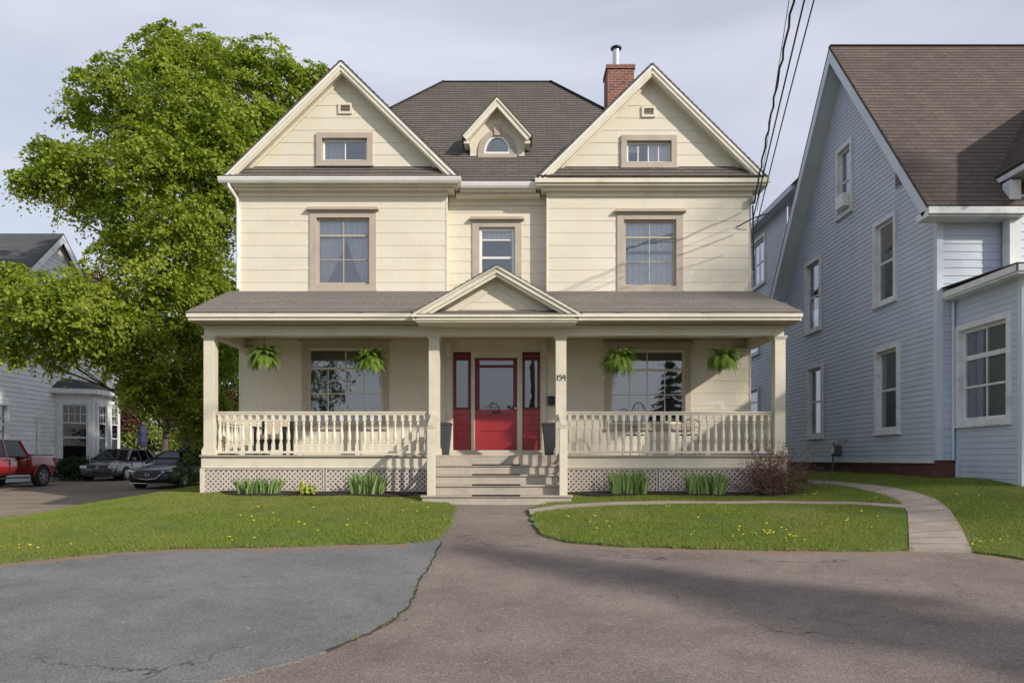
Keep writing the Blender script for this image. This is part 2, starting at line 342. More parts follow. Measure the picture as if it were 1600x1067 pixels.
L = dict(maple=leaf_mat('maple_leaf', (.14, .21, .022), (.38, .45, .06), .45, big=(.33, .37, .055)), dark=leaf_mat('dark_leaf', (.03, .06, .012), (.07, .13, .02), .3), purple=leaf_mat('purple_leaf', (.05, .016, .018), (.11, .035, .035), .25),
         lime=leaf_mat('lime_leaf', (.20, .27, .03), (.36, .40, .07), .4), hedge=leaf_mat('hedge_leaf', (.02, .045, .014), (.04, .085, .02), .2), needle=leaf_mat('needle', (.02, .045, .02), (.04, .075, .03), .1),
         fern=leaf_mat('fern_frond', (.12, .22, .03), (.30, .42, .09), .35), iris=leaf_mat('iris_blade', (.13, .22, .06), (.28, .38, .14), .3), hosta=leaf_mat('hosta_leaf', (.30, .40, .05), (.55, .58, .12), .3),
         barb=leaf_mat('barberry_leaf', (.13, .065, .05), (.22, .13, .085), .25), grass=leaf_mat('grass_blade', (.125, .18, .03), (.29, .35, .075), .34, big=(.28, .28, .085)))

# ------------------------------------------------------------ terrain
CP = []
for X in (-9, -5, -1, 3, 7, 11):
    for Y in (1, 4, 7, 9.6): CP.append((X, Y, .88+(14-Y)*.069))
for X in (-6.4, -4, -2.2, 1.6, 3.6, 5.6): CP.append((X, 15.2, .72))
CP += [(-.8, 14.0, .86), (.4, 14.0, .86), (-.3, 12, 1.0), (-.3, 17.5, .7)]
CP += [(-7.2, 17, .66), (-8.35, 16, .87), (-9.13, 15, 1.04), (-10.1, 14.5, 1.22), (-9, 20, 1.12), (-12, 20, 1.18), (-18, 28, 1.02), (-19, 34, .9), (-13, 27, 1.05), (-20, 14, 1.32), (-15, 14.5, 1.3), (-14, 18, 1.22), (-26, 30, .95), (-10, 34, .85), (-28, 42, .75), (-10, 42, .7)]
CP += [(8.5, 14.7, .42), (8.8, 12.8, .50), (8.5, 21, .38), (6.6, 17, .50), (7, 12.4, .74), (12, 12.5, .55), (8.5, 26, .36), (6.4, 14.6, .60), (14, 9.6, 1.15), (14, 20, .4), (6, 30, .4), (-2, 30, .6), (14, 42, .4)]
CP = np.array(CP, float); PX = CP[:, :2]
def tps(r2): return np.where(r2 > 1e-12, .5*r2*np.log(np.maximum(r2, 1e-12)), 0)
K = tps(((PX[:, None]-PX[None])**2).sum(-1)); nP = len(CP); Pm = np.hstack([np.ones((nP, 1)), PX])
A = np.zeros((nP+3, nP+3)); A[:nP, :nP] = K+np.eye(nP)*.15; A[:nP, nP:] = Pm; A[nP:, :nP] = Pm.T
Wt = np.linalg.solve(A, np.concatenate([CP[:, 2], [0, 0, 0]]))
def Hn(x, y):
    x = np.clip(np.asarray(x, float), -27, 14); y = np.clip(np.asarray(y, float), 1, 42)
    q = np.stack([x.ravel(), y.ravel()], -1); out = np.empty(len(q))
    for i in range(0, len(q), 20000):
        b = q[i:i+20000]; out[i:i+20000] = tps(((b[:, None]-PX[None])**2).sum(-1))@Wt[:nP]+Wt[nP]+b@Wt[nP+1:]
    return (ZC-out).reshape(x.shape)
def H(x, y): return float(Hn(np.array([x]), np.array([y]))[0])
def gp(px, py):
    Y = np.arange(3, 70, .03); z = ZC+(HZ-py)*Y/F; g = Hn((px-800)*Y/F, Y)
    i = int(np.argmax(z < g)); return ((px-800)*Y[i]/F, Y[i])
def gps(l): return [gp(*p) for p in l]
def drape(name, poly, step, off, m, kind='structure', attr=None, parent=None):
    bm = bmesh.new(); bm.faces.new([bm.verts.new((x, y, 0)) for x, y in poly])
    bmesh.ops.triangulate(bm, faces=bm.faces[:])
    xs = [p[0] for p in poly]; ys = [p[1] for p in poly]
    for ax, lo, hi in ((0, min(xs), max(xs)), (1, min(ys), max(ys))):
        q = math.ceil(lo/step)*step+.0013
        while q < hi:
            co = (q, 0, 0) if ax == 0 else (0, q, 0); no = (1, 0, 0) if ax == 0 else (0, 1, 0)
            bmesh.ops.bisect_plane(bm, geom=bm.verts[:]+bm.edges[:]+bm.faces[:], plane_co=co, plane_no=no); q += step
    co = np.array([v.co[:] for v in bm.verts]); z = Hn(co[:, 0], co[:, 1])+off
    for v, q in zip(bm.verts, z): v.co.z = q
    bmesh.ops.recalc_face_normals(bm, faces=bm.faces[:])
    if sum(f.normal.z for f in bm.faces) < 0: bmesh.ops.reverse_faces(bm, faces=bm.faces[:])
    be = [e for e in bm.edges if len(e.link_faces) == 1]
    ex = bmesh.ops.extrude_edge_only(bm, edges=be)
    for v in ex['geom']:
        if isinstance(v, bmesh.types.BMVert): v.co.z -= .07 if off > .02 else .012
    me = bpy.data.meshes.new(name); bm.to_mesh(me); bm.free(); me.materials.append(m)
    if attr:
        a = me.attributes.new('dirt', 'FLOAT', 'POINT'); a.data.foreach_set('value', attr(np.array([v.co[:2] for v in me.vertices])).astype(np.float32))
    o = bpy.data.objects.new(name, me); C.objects.link(o)
    if kind: o['kind'] = kind
    return o
def grid_sheet(name, xs, ys, off, m):
    X, Y = np.meshgrid(xs, ys); Z = Hn(X, Y)+off; V = np.stack([X, Y, Z], -1).reshape(-1, 3); nx = len(xs)
    f = [(j*nx+i, j*nx+i+1, (j+1)*nx+i+1, (j+1)*nx+i) for j in range(len(ys)-1) for i in range(nx-1)]
    me = bpy.data.meshes.new(name); me.from_pydata(V.tolist(), [], f); me.materials.append(m); me.polygons.foreach_set('use_smooth', [True]*len(f))
    o = bpy.data.objects.new(name, me); C.objects.link(o); o['kind'] = 'structure'; return o
far = [-900, -500, -250, -120, -70, -45]
grid_sheet('ground', far+list(np.arange(-34, 24, 1.0))+[30, 45, 70, 120, 250, 500, 900], [-900, -400, -150, -60, -30]+list(np.arange(-10, 46, 1.0))+[55, 70, 100, 160, 300, 600, 1500], -.10, M['ground'])

E1 = gps([(-330, 930), (-160, 902), (0, 882), (60, 877), (130, 869), (200, 863), (280, 859), (400, 857), (520, 853), (620, 851), (672, 847), (690, 838), (701, 820), (707, 803), (709, 793)])
lawnL = E1+[(-1.62, 14.3), (-1.62, 15.25), (-6.55, 15.25), (-6.55, 24), (-8.2, 24), (-7.6, 18.5), (-7.9, 16.9), (-8.6, 15.9), (-9.3, 15.0), (-10.3, 14.4), (-12, 13.4), (-15.0, 12.0), (-17, 9.8)]
E2 = gps([(824, 797), (829, 812), (838, 828), (852, 839), (885, 848), (960, 854), (1050, 857), (1140, 859), (1230, 861), (1330, 861), (1421, 861)])
WL = gps([(1421, 861), (1420, 835), (1418, 805), (1408, 790), (1385, 778), (1345, 768), (1300, 761), (1262, 757)])
WR = gps([(1518, 864), (1502, 828), (1484, 800), (1462, 784), (1425, 771), (1370, 762), (1310, 755.5), (1262, 752.5)])
lawnR = E2+WL[1:]+[(5.9, 19), (5.85, 15.25), (.95, 15.25), (.95, 14.3)]
E3 = gps([(1518, 864), (1560, 869), (1600, 876), (1700, 888)])
lawnF = WR[::-1]+E3[1:]+[(14, 8.6), (16, 12.7), (8.95, 12.7), (8.95, 14.6), (8.55, 14.6), (8.55, 25), (7.2, 25)]
ED = np.array(E1+E2+E3)
def dirtf(P):
    d = np.min(np.sqrt(((P[:, None]-ED[None])**2).sum(-1)), 1)
    # distance to edge polylines
    d = d*0+9
    for E in (E1[:10], E2[4:], E3):
        E = np.array(E)
        for a, b in zip(E[:-1], E[1:]):
            ab = b-a; t = np.clip(((P-a)@ab)/(ab@ab), 0, 1); d = np.minimum(d, np.linalg.norm(P-(a+t[:, None]*ab), axis=1))
    return np.clip(1-d/.42, 0, 1)*.72
MA = asphalt('brown_asphalt', (.170, .138, .119), (.24, .20, .174)); MG = asphalt('grey_asphalt', (.150, .150, .149), (.205, .204, .202), .3)
MDr = asphalt('gravel_drive', (.20, .16, .125), (.27, .22, .17), .6)
drape('pavement', [(-17, 1.0), (17, 1.0), (17, 14.2), (-17, 14.2)], .3, 0, MA, attr=dirtf)
drape('driveway', [(-34, 14.2), (-6.7, 14.2), (-6.7, 27), (-10.5, 36), (-12, 41), (-21, 41), (-21, 36), (-20, 27.5), (-23.5, 27.5), (-34, 27.5)], .8, -.02, MDr)
patch = [E1[i] for i in range(0, 12)]
pe = gps([(690, 846), (681, 868), (668, 890), (654, 912), (648, 930), (636, 952), (617, 968), (590, 984), (555, 1003), (510, 1020), (455, 1037), (400, 1052), (330, 1070), (240, 1100), (100, 1200)])
def jag(pts, a, n=5):
    out = []
    for p, q in zip(pts[:-1], pts[1:]):
        for k in range(n):
            t = k/n; out.append((p[0]+(q[0]-p[0])*t+random.uniform(-a, a)*(k > 0), p[1]+(q[1]-p[1])*t+random.uniform(-a, a)*(k > 0)))
    return out+[pts[-1]]
pj = jag(pe, .02)
drape('pavement_patch', [(x, y+.12) for x, y in patch[:-1]]+[(x, y) for x, y in pj]+[(-9, 2.0), (-14, 6.5)], .3, .012, MG, attr=dirtf)
def offs(pts, d):
    out = []
    for i, p in enumerate(pts):
        a, b = pts[max(0, i-1)], pts[min(len(pts)-1, i+1)]; t = Vector((b[0]-a[0], b[1]-a[1])).normalized(); out.append((p[0]-t.y*d, p[1]+t.x*d))
    return out
sj = pj[:46]; wv_ = [.003+.009*random.random() for _ in sj]
drape('seam_crack', [offs(sj, wv_[i])[i] for i in range(len(sj))]+[offs(sj, -wv_[i])[i] for i in range(len(sj)-1, -1, -1)], 1.0, .0165, mat('dark_crack', (.05, .045, .04), .95, .2, 9))
tuft = []
for i in range(3, 44):
    if random.random() < .5:
        for _ in range(random.randint(2, 12)): tuft.append((sj[i][0]+random.gauss(0, .025), sj[i][1]+random.gauss(0, .03)))
drape('lawn', jag(lawnL[:15], .045, 5)+lawnL[15:], .5, .035, M['lawnm'])
drape('lawn', jag(lawnR[:11], .045, 5)+lawnR[11:], .5, .035, M['lawnm'])
drape('lawn', lawnF, .5, .035, M['lawnm'])
drape('footpath', WL+WR[::-1], .4, .048, M['concrete'])
strip = gps([(826, 800), (870, 793), (950, 788.5), (1050, 786.5), (1200, 786.5), (1330, 788.5), (1413, 793), (1413, 798), (1330, 792.5), (1200, 790), (1050, 790.3), (950, 793), (870, 799), (828, 806)])
drape('footpath', strip, .4, .052, M['concrete'])
# joints across the footpath
jm = MB()
for k in (.9, 2.1, 3.3, 5.2, 7.4, 9.4, 11.6, 14.2, 17, 20, 23):
    t = k/26*(len(WL)-1); i = int(t); a = t-i; i2 = min(i+1, len(WL)-1)
    p = [WL[i][j]+(WL[i2][j]-WL[i][j])*a for j in (0, 1)]; q = [WR[i][j]+(WR[i2][j]-WR[i][j])*a for j in (0, 1)]
    jm.face([(p[0], p[1]-.007, H(*p)+.053), (q[0], q[1]-.007, H(*q)+.053), (q[0], q[1]+.007, H(*q)+.053), (p[0], p[1]+.007, H(*p)+.053)])
o = jm.build('path_joints', M['soil']); o['kind'] = 'structure'
def bedpoly(y0, y1, x0, x1, fr):
    pts = []; nn = 16
    for k in range(nn+1):
        t = k/nn; X = x0+(x1-x0)*t; pts.append((X, y1-(y1-y0)*(1-abs(2*t-1)**6)*(1+.12*math.sin(9*t))))
    return pts+[(x1, y1), (x0, y1)] if False else [(x0, y1)]+pts[1:-1]+[(x1, y1)]
bedL = bedpoly(14.5, 15.3, -6.1, -1.65, 0); bedR = bedpoly(14.55, 15.3, 1.0, 5.2, 0)
drape('mulch_bed', bedL, .15, .075, M['mulch']); drape('mulch_bed', bedR, .15, .075, M['mulch'])

# ------------------------------------------------------------ leafy meshes
def raw_mesh(name, V, Fc, m, rnd=None, parent=None, per=4):
    me = bpy.data.meshes.new(name); nv = len(V); nf = len(Fc)
    r = parent
    while r is not None and r.parent is not None: r = r.parent
    if r is not None: V = V-np.array(r.location)
    me.vertices.add(nv); me.vertices.foreach_set('co', V.astype(np.float32).ravel())
    me.loops.add(nf*per); me.loops.foreach_set('vertex_index', Fc.astype(np.int32).ravel())
    me.polygons.add(nf); me.polygons.foreach_set('loop_start', np.arange(0, nf*per, per, dtype=np.int32))
    if rnd is not None:
        a = me.attributes.new('rnd', 'FLOAT', 'POINT'); a.data.foreach_set('value', np.repeat(rnd, per).astype(np.float32))
    me.materials.append(m); me.update(); me.validate()
    o = bpy.data.objects.new(name, me); C.objects.link(o); o.parent = parent; return o
def leaves(name, cen, nor, size, m, parent, aspect=.62, rnd=None):
    n_ = len(cen); nor = nor/np.linalg.norm(nor, axis=1, keepdims=True)
    t = rng.normal(size=(n_, 3)); u = np.cross(nor, t); u /= np.linalg.norm(u, axis=1, keepdims=True); v = np.cross(nor, u)
    s = (size*rng.uniform(.6, 1.25, n_))[:, None]
    V = np.stack([cen-u*s*.5, cen-v*s*aspect*.5+nor*s*.08, cen+u*s*.5, cen+v*s*aspect*.5+nor*s*.08], 1).reshape(-1, 3)
    Fc = np.arange(n_*4).reshape(-1, 4)
    return raw_mesh(name, V, Fc, m, rng.random(n_) if rnd is None else rnd, parent)
def sprays(lobes, per_lobe, per_spray, spread, leaf, flat=.45, inner=.35):
    """lobes: (x,y,z,r[,rz]) -> leaf centres, normals"""
    Cn, Nn = [], []
    for lb in lobes:
        x, y, z, r = lb[:4]; rzz = lb[4] if len(lb) > 4 else r*.8
        k = max(6, int(per_lobe*(r**2))); d = rng.normal(size=(k, 3)); d /= np.linalg.norm(d, axis=1, keepdims=True)
        rad = 1-(1-inner)*rng.random(k)**1.8*1.0; rad *= rng.uniform(.72, 1.28, k)
        sc = np.array([x, y, z])+d*rad[:, None]*np.array([r, r, rzz])
        nrm = d*.7+np.array([0, 0, .75])+rng.normal(size=(k, 3))*.25; nrm /= np.linalg.norm(nrm, axis=1, keepdims=True)
        ps = rng.normal(size=(k, per_spray, 3))*spread*rng.uniform(.6, 1.3, (k, 1, 1))
        dn = (ps*nrm[:, None]).sum(-1, keepdims=True); ps = ps-dn*nrm[:, None]*(1-flat)
        ps[..., 2] -= (ps[..., 0]**2+ps[..., 1]**2)*.25/max(spread, .1)
        Cn.append((sc[:, None]+ps).reshape(-1, 3)); nn = nrm[:, None]*1.0+rng.normal(size=(k, per_spray, 3))*.55; Nn.append(nn.reshape(-1, 3))
    return np.concatenate(Cn), np.concatenate(Nn)
def tree(name, label, cat, base, lobes, m, trunk_r=.35, per_lobe=18, per_spray=30, spread=.28, leaf=.13, fork=None, group=None, flat=.45, barkm=None, inner=.35):
    t = thing(name, label, cat, base, group=group); b = Vector(base); mb = MB()
    cz = np.mean([l[2] for l in lobes]); top = max(l[2] for l in lobes)
    ax = Vector((np.mean([l[0] for l in lobes])*.4+b.x*.6, np.mean([l[1] for l in lobes])*.4+b.y*.6, b.z+(top-b.z)*.8))
    def axis(tt): return b.lerp(ax, tt)+Vector((math.sin(tt*5)*.12, math.cos(tt*4)*.1, 0))*min(1, trunk_r*3)*tt
    mb.tube([axis(q/8)-Vector((0, 0, .1 if q == 0 else 0)) for q in range(9)], [trunk_r*(1.35 if q == 0 else 1)*(1-.1*q) for q in range(9)], 10)
    for l in lobes:
        c = Vector(l[:3]); hh = max(.12, min(.92, ((c.z-b.z)*.93)/(ax.z-b.z)-.05)); s = axis(hh); mid = s.lerp(c, .5)+Vector((0, 0, -.08*(c-s).length+random.uniform(-.1, .25)))
        r0 = trunk_r*.30*(1-.5*hh); mb.tube([s, s.lerp(mid, .5)+Vector((0, 0, .06)), mid, mid.lerp(c, .6), c], [r0, r0*.8, r0*.55, r0*.35, r0*.15], 6)
        for _ in range(4):
            e = c+Vector([random.gauss(0, 1) for _ in range(3)]).normalized()*l[3]*.85; mb.tube([mid.lerp(c, random.uniform(.2, .9)), c.lerp(e, .5)+Vector((0, 0, .05)), e], [r0*.3, r0*.18, r0*.07], 4)
    mb.build('trunk', barkm or M['bark'], t, smooth=True, recalc=False)
    cn, nn = sprays(lobes, per_lobe, per_spray, spread, leaf, flat, inner)
    leaves('crown', cn, nn, leaf, m, t); return t

YT = 26.5
def LB(l, Y0):
    out = []
    for q in l:
        px, py, r, dy = q[:4]; Y = Y0+dy; p = at(px, py, Y); out.append((p.x, p.y, p.z, r*Y/F))
    return out
big = LB([(265, 92, 55, 0), (325, 92, 52, 1), (392, 105, 55, 0), (452, 122, 42, 1), (488, 118, 26, 1), (180, 128, 48, -1), (205, 185, 65, 0), (290, 165, 75, -1.5), (370, 175, 70, 0), (430, 180, 48, 1), (125, 170, 32, 0), (120, 120, 18, 0), (265, 60, 24, 0),
          (85, 262, 45, -1), (40, 290, 28, -1.5), (75, 235, 24, -1), (145, 265, 60, -1.5), (235, 255, 70, -2.5), (325, 262, 75, -1.5), (355, 300, 50, 0), (130, 315, 38, -1),
          (200, 345, 58, -1.5), (280, 355, 70, -2.5), (335, 370, 55, 0), (330, 440, 55, 0), (240, 435, 66, -2.5), (185, 392, 34, -2), (22, 435, 32, -3), (80, 458, 48, -3), (150, 462, 52, -3), (55, 510, 46, -3), (125, 520, 50, -3), (200, 510, 58, -3),
          (-10, 490, 45, -3), (275, 515, 60, -1.5), (325, 520, 45, .5), (232, 618, 34, -1), (272, 640, 30, 0), (318, 668, 34, 2), (345, 640, 26, 2), (205, 608, 22, -2), (255, 600, 36, -1), (330, 700, 22, 3), (345, 480, 45, 1.5), (350, 530, 40, 2), (300, 450, 50, -1), (350, 225, 60, -1), (70, 275, 30, -1), (310, 660, 30, 1), (225, 570, 46, -2.5), (290, 590, 50, -.5), (165, 560, 30, -3), (320, 620, 36, 1), (345, 580, 30, 1), (-40, 450, 50, -3), (15, 545, 30, -3), (95, 560, 26, -3), (60, 475, 50, -4), (130, 500, 45, -4)], YT)
TY = 32.0; tb = (at(296, 720, TY).x, TY, H(at(296, 720, TY).x, TY))
tree('maple_tree', 'huge bright green maple tree beside the cream house, its boughs hanging over the driveway', 'tree', tb, big, L['maple'], .30, per_lobe=52, per_spray=56, spread=.20, leaf=.145, inner=.3, flat=.25)

# ------------------------------------------------------------ cream house
YW = 17.1; YP = 15.33
house = thing('house', 'large cream two-storey house with twin front gables, a full-width porch and a red front door', 'house', (-.4, YW, ZC-.7))
def W(px, py, Y=YW): return xz(px, py, Y)
def rect_hole(px0, py0, px1, py1, Y=YW):
    a = W(px0, py1, Y); b = W(px1, py0, Y); return (a[0], b[0], a[1], b[1])
def window(root, fr, u0, u1, v0, v1, tw, trim, sash, hcap=True, sw=.045, vm=(), hm=(), curtain=None, proud=.035, glass=None, sill=True, capw=.065, th=None, rec=.07, extra=None, thick=(), back=None):
    """casing outer rect u0..u1, v0..v1. vm: list of (frac u, v0frac, v1frac), hm: (frac v, thickness)"""
    th = tw if th is None else th
    mb = MB(); mb.ring(fr, u0, u1, v0, v1, tw, -.03, proud, tb=tw*.8, tt=th)
    if hcap:
        mb.fb(fr, u0-capw, u1+capw, v1+.001, v1+.035, -.01, proud+.09); mb.fb(fr, u0-capw*.6, u1+capw*.6, v1+.035, v1+.075, -.01, proud+.06); mb.fb(fr, u0-.02, u1+.02, v1-.03, v1, proud, proud+.025)
    if sill: mb.fb(fr, u0-.02, u1+.02, v0-.045, v0, -.01, proud+.03)
    # reveal
    a0, a1, b0, b1 = u0+tw, u1-tw, v0+tw*.8, v1-th
    mb.ring(fr, a0-.004, a1+.004, b0-.004, b1+.004, .012, -rec-.06, -.031)
    w = mb.build('window', trim, root, bevel=.004)
    sb = MB(); sb.ring(fr, a0+.009, a1-.009, b0+.009, b1-.009, sw, -rec-.03, -rec+.02)
    g0, g1, h0, h1 = a0+sw, a1-sw, b0+sw, b1-sw
    for f, q0, q1 in vm: sb.fb(fr, g0+(g1-g0)*f-.011, g0+(g1-g0)*f+.011, h0+(h1-h0)*q0, h0+(h1-h0)*q1, -rec-.02, -rec+.010)
    for f, t in hm: sb.fb(fr, g0, g1, h0+(h1-h0)*f-t/2, h0+(h1-h0)*f+t/2, -rec-.022, -rec+.013)
    sb.build('sash', sash, w)
    MB().fb(fr, g0-.01, g1+.01, h0-.01, h1+.01, -rec-.008, -rec-.002).build('glass_pane', glass or M['glass'], w)
    if curtain:
        for (kind, x0, x1, y0, y1) in curtain:
            cb = MB()
            ua, ub = g0+(g1-g0)*x0, g0+(g1-g0)*x1; va, vb = h0+(h1-h0)*y0, h0+(h1-h0)*y1; N_ = 28
            for k in range(N_):
                s0, s1 = k/N_, (k+1)/N_
                o0, o1 = -rec-.065-.02*math.sin(k*1.9), -rec-.065-.02*math.sin((k+1)*1.9)
                if kind == 'L': pinch = lambda s, t: ua+(ub-ua)*s*(1-.75*(1-t)**1.3)   # tied-back to the left
                elif kind == 'R': pinch = lambda s, t: ub-(ub-ua)*(1-s)*(1-.75*(1-t)**1.3)
                else: pinch = lambda s, t: ua+(ub-ua)*s
                for j in range(4):
                    t0, t1 = j/4, (j+1)/4
                    cb.face([fr.p(pinch(s0, t0), va+(vb-va)*t0, o0), fr.p(pinch(s1, t0), va+(vb-va)*t0, o1), fr.p(pinch(s1, t1), va+(vb-va)*t1, o1), fr.p(pinch(s0, t1), va+(vb-va)*t1, o0)])
            cb.build('curtain', M[extra or 'lace'], w)
    MB().fb(fr, a0-.25, a1+.25, b0-.25, b1+.25, -rec-.9, -rec-.86).build('room_backdrop', M['interior'], w) if back is None else MB().fb(fr, a0, a1, b0, b1, .004, back).build('room_backdrop', M['dark'], w)
    return w

zf = zr(.095); zb = ZC-.72      # porch floor, ground at the porch
XL0, XL1 = W(375, 0)[0], W(698, 0)[0]; XR0, XR1 = W(855, 0)[0], W(1172, 0)[0]; YC = YW+.3
ztop = zr(6.42)
fw = front(YW); fc = front(YC)
holes = {}
wins = dict(
    UL=(484, 330, 588, 453), UR=(964, 333, 1067, 456), LL=(472, 535, 607, 668), LR=(945, 538, 1079, 669), GL=(495, 209, 583, 259), GR=(970, 213, 1057, 262), UC=(738, 345, 815, 445))
def hole(k, tw, th=None, Y=YW):
    x0, y0, x1, y1 = wins[k]; a = W(x0, y1, Y); b = W(x1, y0, Y); th = tw if th is None else th
    return (a[0]+tw, b[0]-tw, a[1]+tw*.8, b[1]-th)
TW = .16
v0w = zr(5.546)-.286*20
for (x0, x1, ks, gk, apx) in ((XL0, XL1, ('UL', 'LL'), 'GL', -3.917), (XR0, XR1, ('UR', 'LR'), 'GR', 3.207)):
    MB().lap(fw, [(x0, zf-.02), (x1, zf-.02), (x1, ztop+.3), (x0, ztop+.3)], [hole(k, TW) for k in ks], .286, .008, v0w).build('wall', M['wall'], house)
    hw = 2.72; za = zr(9.02)
    MB().lap(fw, [(apx-hw, zr(6.5)), (apx+hw, zr(6.5)), (apx, zr(6.5)+hw*.975)], [hole(gk, .13)], .286, .008, zr(6.78)-.572, base=.012).build('gable_wall', M['wall_s'] if 0 else M['wall'], house)
# centre recess wall, with door opening
dx0, dx1 = xz(706, 0, YW+.02)[0], xz(846, 0, YW+.02)[0]; dzt = xz(0, 548, YW)[1]
hc = hole('UC', TW, Y=YC)
MB().lap(fc, [(XL1-.05, zr(2.7)), (XR0+.05, zr(2.7)), (XR0+.05, zr(6.3)), (XL1-.05, zr(6.3))], [hc], .286, .008, v0w).build('wall', M['wall'], house)
# ground floor centre wall is flush with the sides
MB().lap(fw, [(XL1, zf-.02), (XR0, zf-.02), (XR0, zr(3.6)), (XL1, zr(3.6))], [(dx0, dx1, zf-.1, dzt)], .286, .008, v0w).build('wall', M['wall'], house)
# shell: sides, back, returns, corner boards
sh = MB(); D = 27.5
sh.box(XL0, XL0+.12, YW+.02, D, zb, ztop); sh.box(XR1-.12, XR1, YW+.02, D, zb, ztop); sh.box(XL0, XR1, D, D+.12, zb, ztop)
sh.box(XL1-.1, XL1+.0, YW+.004, YC+.3, zr(2.7), ztop); sh.box(XR0, XR0+.1, YW+.004, YC+.3, zr(2.7), ztop)
sh.box(XL0+.13, XR1-.13, YW+.4, D, zr(3.2), zr(3.4))
sh.build('wall', M['wall'], house)
for X in (XL0, XL1, XR0, XR1): MB().box(X-.02, X+.02, YW-.014, YW+.05, zf, zr(6.2)).build('corner_board', M['trim'], house, bevel=.004)

def W_args(k, Y=YW):
    x0, y0, x1, y1 = wins[k]; a = W(x0, y1, Y); b = W(x1, y0, Y); return a[0], b[0], a[1], b[1]
six = dict(vm=[(.5, 0, 1)], hm=[(.76, .045), (.37, .018)])
window(house, fw, *W_args('UL'), TW, M['taupe'], M['taupe'], **six, curtain=[('L', .0, .55, 0, .73), ('R', .55, 1, 0, .73), ('s', 0, 1, .78, 1)], extra='drape', glass=M['glass'])
window(house, fw, *W_args('UR'), TW, M['taupe'], M['taupe'], **six, curtain=[('s', 0, 1, .56, 1), ('s', 0, 1, 0, .5)], extra='drape', glass=M['glass'])
eight = dict(vm=[(.5, 0, 1), (.25, 0, .72), (.75, 0, .72)], hm=[(.745, .05), (.39, .022)])
window(house, fw, *W_args('LL'), .13, M['taupe'], M['trim'], **eight)
window(house, fw, *W_args('LR'), .13, M['taupe'], M['trim'], **eight)
window(house, front(YC), *W_args('UC', YC), TW, M['taupe'], M['white'], sw=.06, hm=[(.42, .05), (.80, .03)], curtain=[('s', 0, 1, .8, 1)])
gfr = front(YW-.013)
gw = dict(sw=.04, vm=[(.5, 0, 1)], hcap=False, proud=.06)
window(house, gfr, *W_args('GL'), .13, M['taupe'], M['white'], **gw, curtain=[('s', 0, .47, 0, 1)], extra='drape')
window(house, gfr, *W_args('GR'), .13, M['taupe'], M['white'], sw=.04, vm=[(.5, 0, 1), (.25, 0, 1), (.75, 0, 1)], hcap=False, proud=.06, curtain=[('s', .5, 1, 0, 1), ('s', 0, .3, .6, 1)])
for px, py in ((540, 171), (1013, 176)):
    x, z = W(px, py); v = MB().ring(gfr, x-.16, x+.16, z-.125, z+.125, .05, -.01, .045).build('gable_vent', M['trim'], house)
    MB().fb(gfr, x-.11, x+.11, z-.075, z+.075, -.02, .003).build('backing', M['dark'], v)
    sm_ = MB()
    for k in range(4): sm_.hexa([gfr.p(x+a, z-.065+k*.037+b, c) for a, b, c in ((-.109, 0, .034), (.109, 0, .034), (.109, .022, .006), (-.109, .022, .006), (-.109, .006, .036), (.109, .006, .036), (.109, .028, .008), (-.109, .028, .008))])
    sm_.build('slat', M['taupe'], v)

# gables: rake boards, soffits, roofs
def gable(cx, hw, apex_z, eave_z, yf, yb, roofm, boards):
    # roof planes with shingles
    sl = (apex_z-eave_z)/hw; ln = math.hypot(hw, apex_z-eave_z); g = MB()
    for s in (-1, 1):
        V = Vector((-s*hw, 0, apex_z-eave_z)).normalized(); N = Vector((s*(apex_z-eave_z), 0, hw)).normalized()
        fr = Fr((cx+s*hw, yf, eave_z), (0, 1, 0), V, N)
        g.lap(fr, [(0, 0), (yb-yf, 0), (yb-yf, ln), (0, ln)], (), .14, .012, 0, base=.02)
        g.hexa([fr.p(*q) for q in ((0, 0, -.03), (yb-yf, 0, -.03), (yb-yf, ln, -.03), (0, ln, -.03), (0, 0, .018), (yb-yf, 0, .018), (yb-yf, ln, .018), (0, ln, .018))])
    g.build('roof', roofm, house)
    for name, mm, d0, d1, n0, n1, y0, y1 in boards:
        b = MB()
        for s in (-1, 1):
            V = Vector((-s*hw, 0, apex_z-eave_z)).normalized(); N = Vector((s*(apex_z-eave_z), 0, hw)).normalized()
            # board in the x-z plane between perpendicular depths n0..n1 below the roof, mitred at the apex
            def P(nn, end, y):
                if end: return Vector((cx, y, apex_z-nn*ln/hw))
                q = Vector((cx+s*hw, y, eave_z))-N*nn; return q+V*(d0)
            b.hexa([P(n0, 0, y0), P(n1, 0, y0), P(n1, 1, y0), P(n0, 1, y0), P(n0, 0, y1), P(n1, 0, y1), P(n1, 1, y1), P(n0, 1, y1)])
        b.build(name, mm, house)
YG = 16.83
rb = [('rake_edge', M['white'], 0, 0, .031, .075, YG-.02, YG+.06), ('rake_board', M['trim'], .0, 0, .076, .20, YG+.01, YG+.05), ('rake_moulding', M['trim'], .05, 0, .125, .165, YG-.015, YG+.009),
      ('rake_soffit', M['trim'], .03, 0, .14, .17, YG+.052, YW-.02), ('rake_frieze', M['trim'], .05, 0, .172, .23, YW-.045, YW-.016)]
gable(-3.917, 2.67, zr(9.12), zr(6.51), YG, 21.5, M['roof'], rb)
gable(3.207, 2.62, zr(9.05), zr(6.47), YG, 21.5, M['roof'], rb)
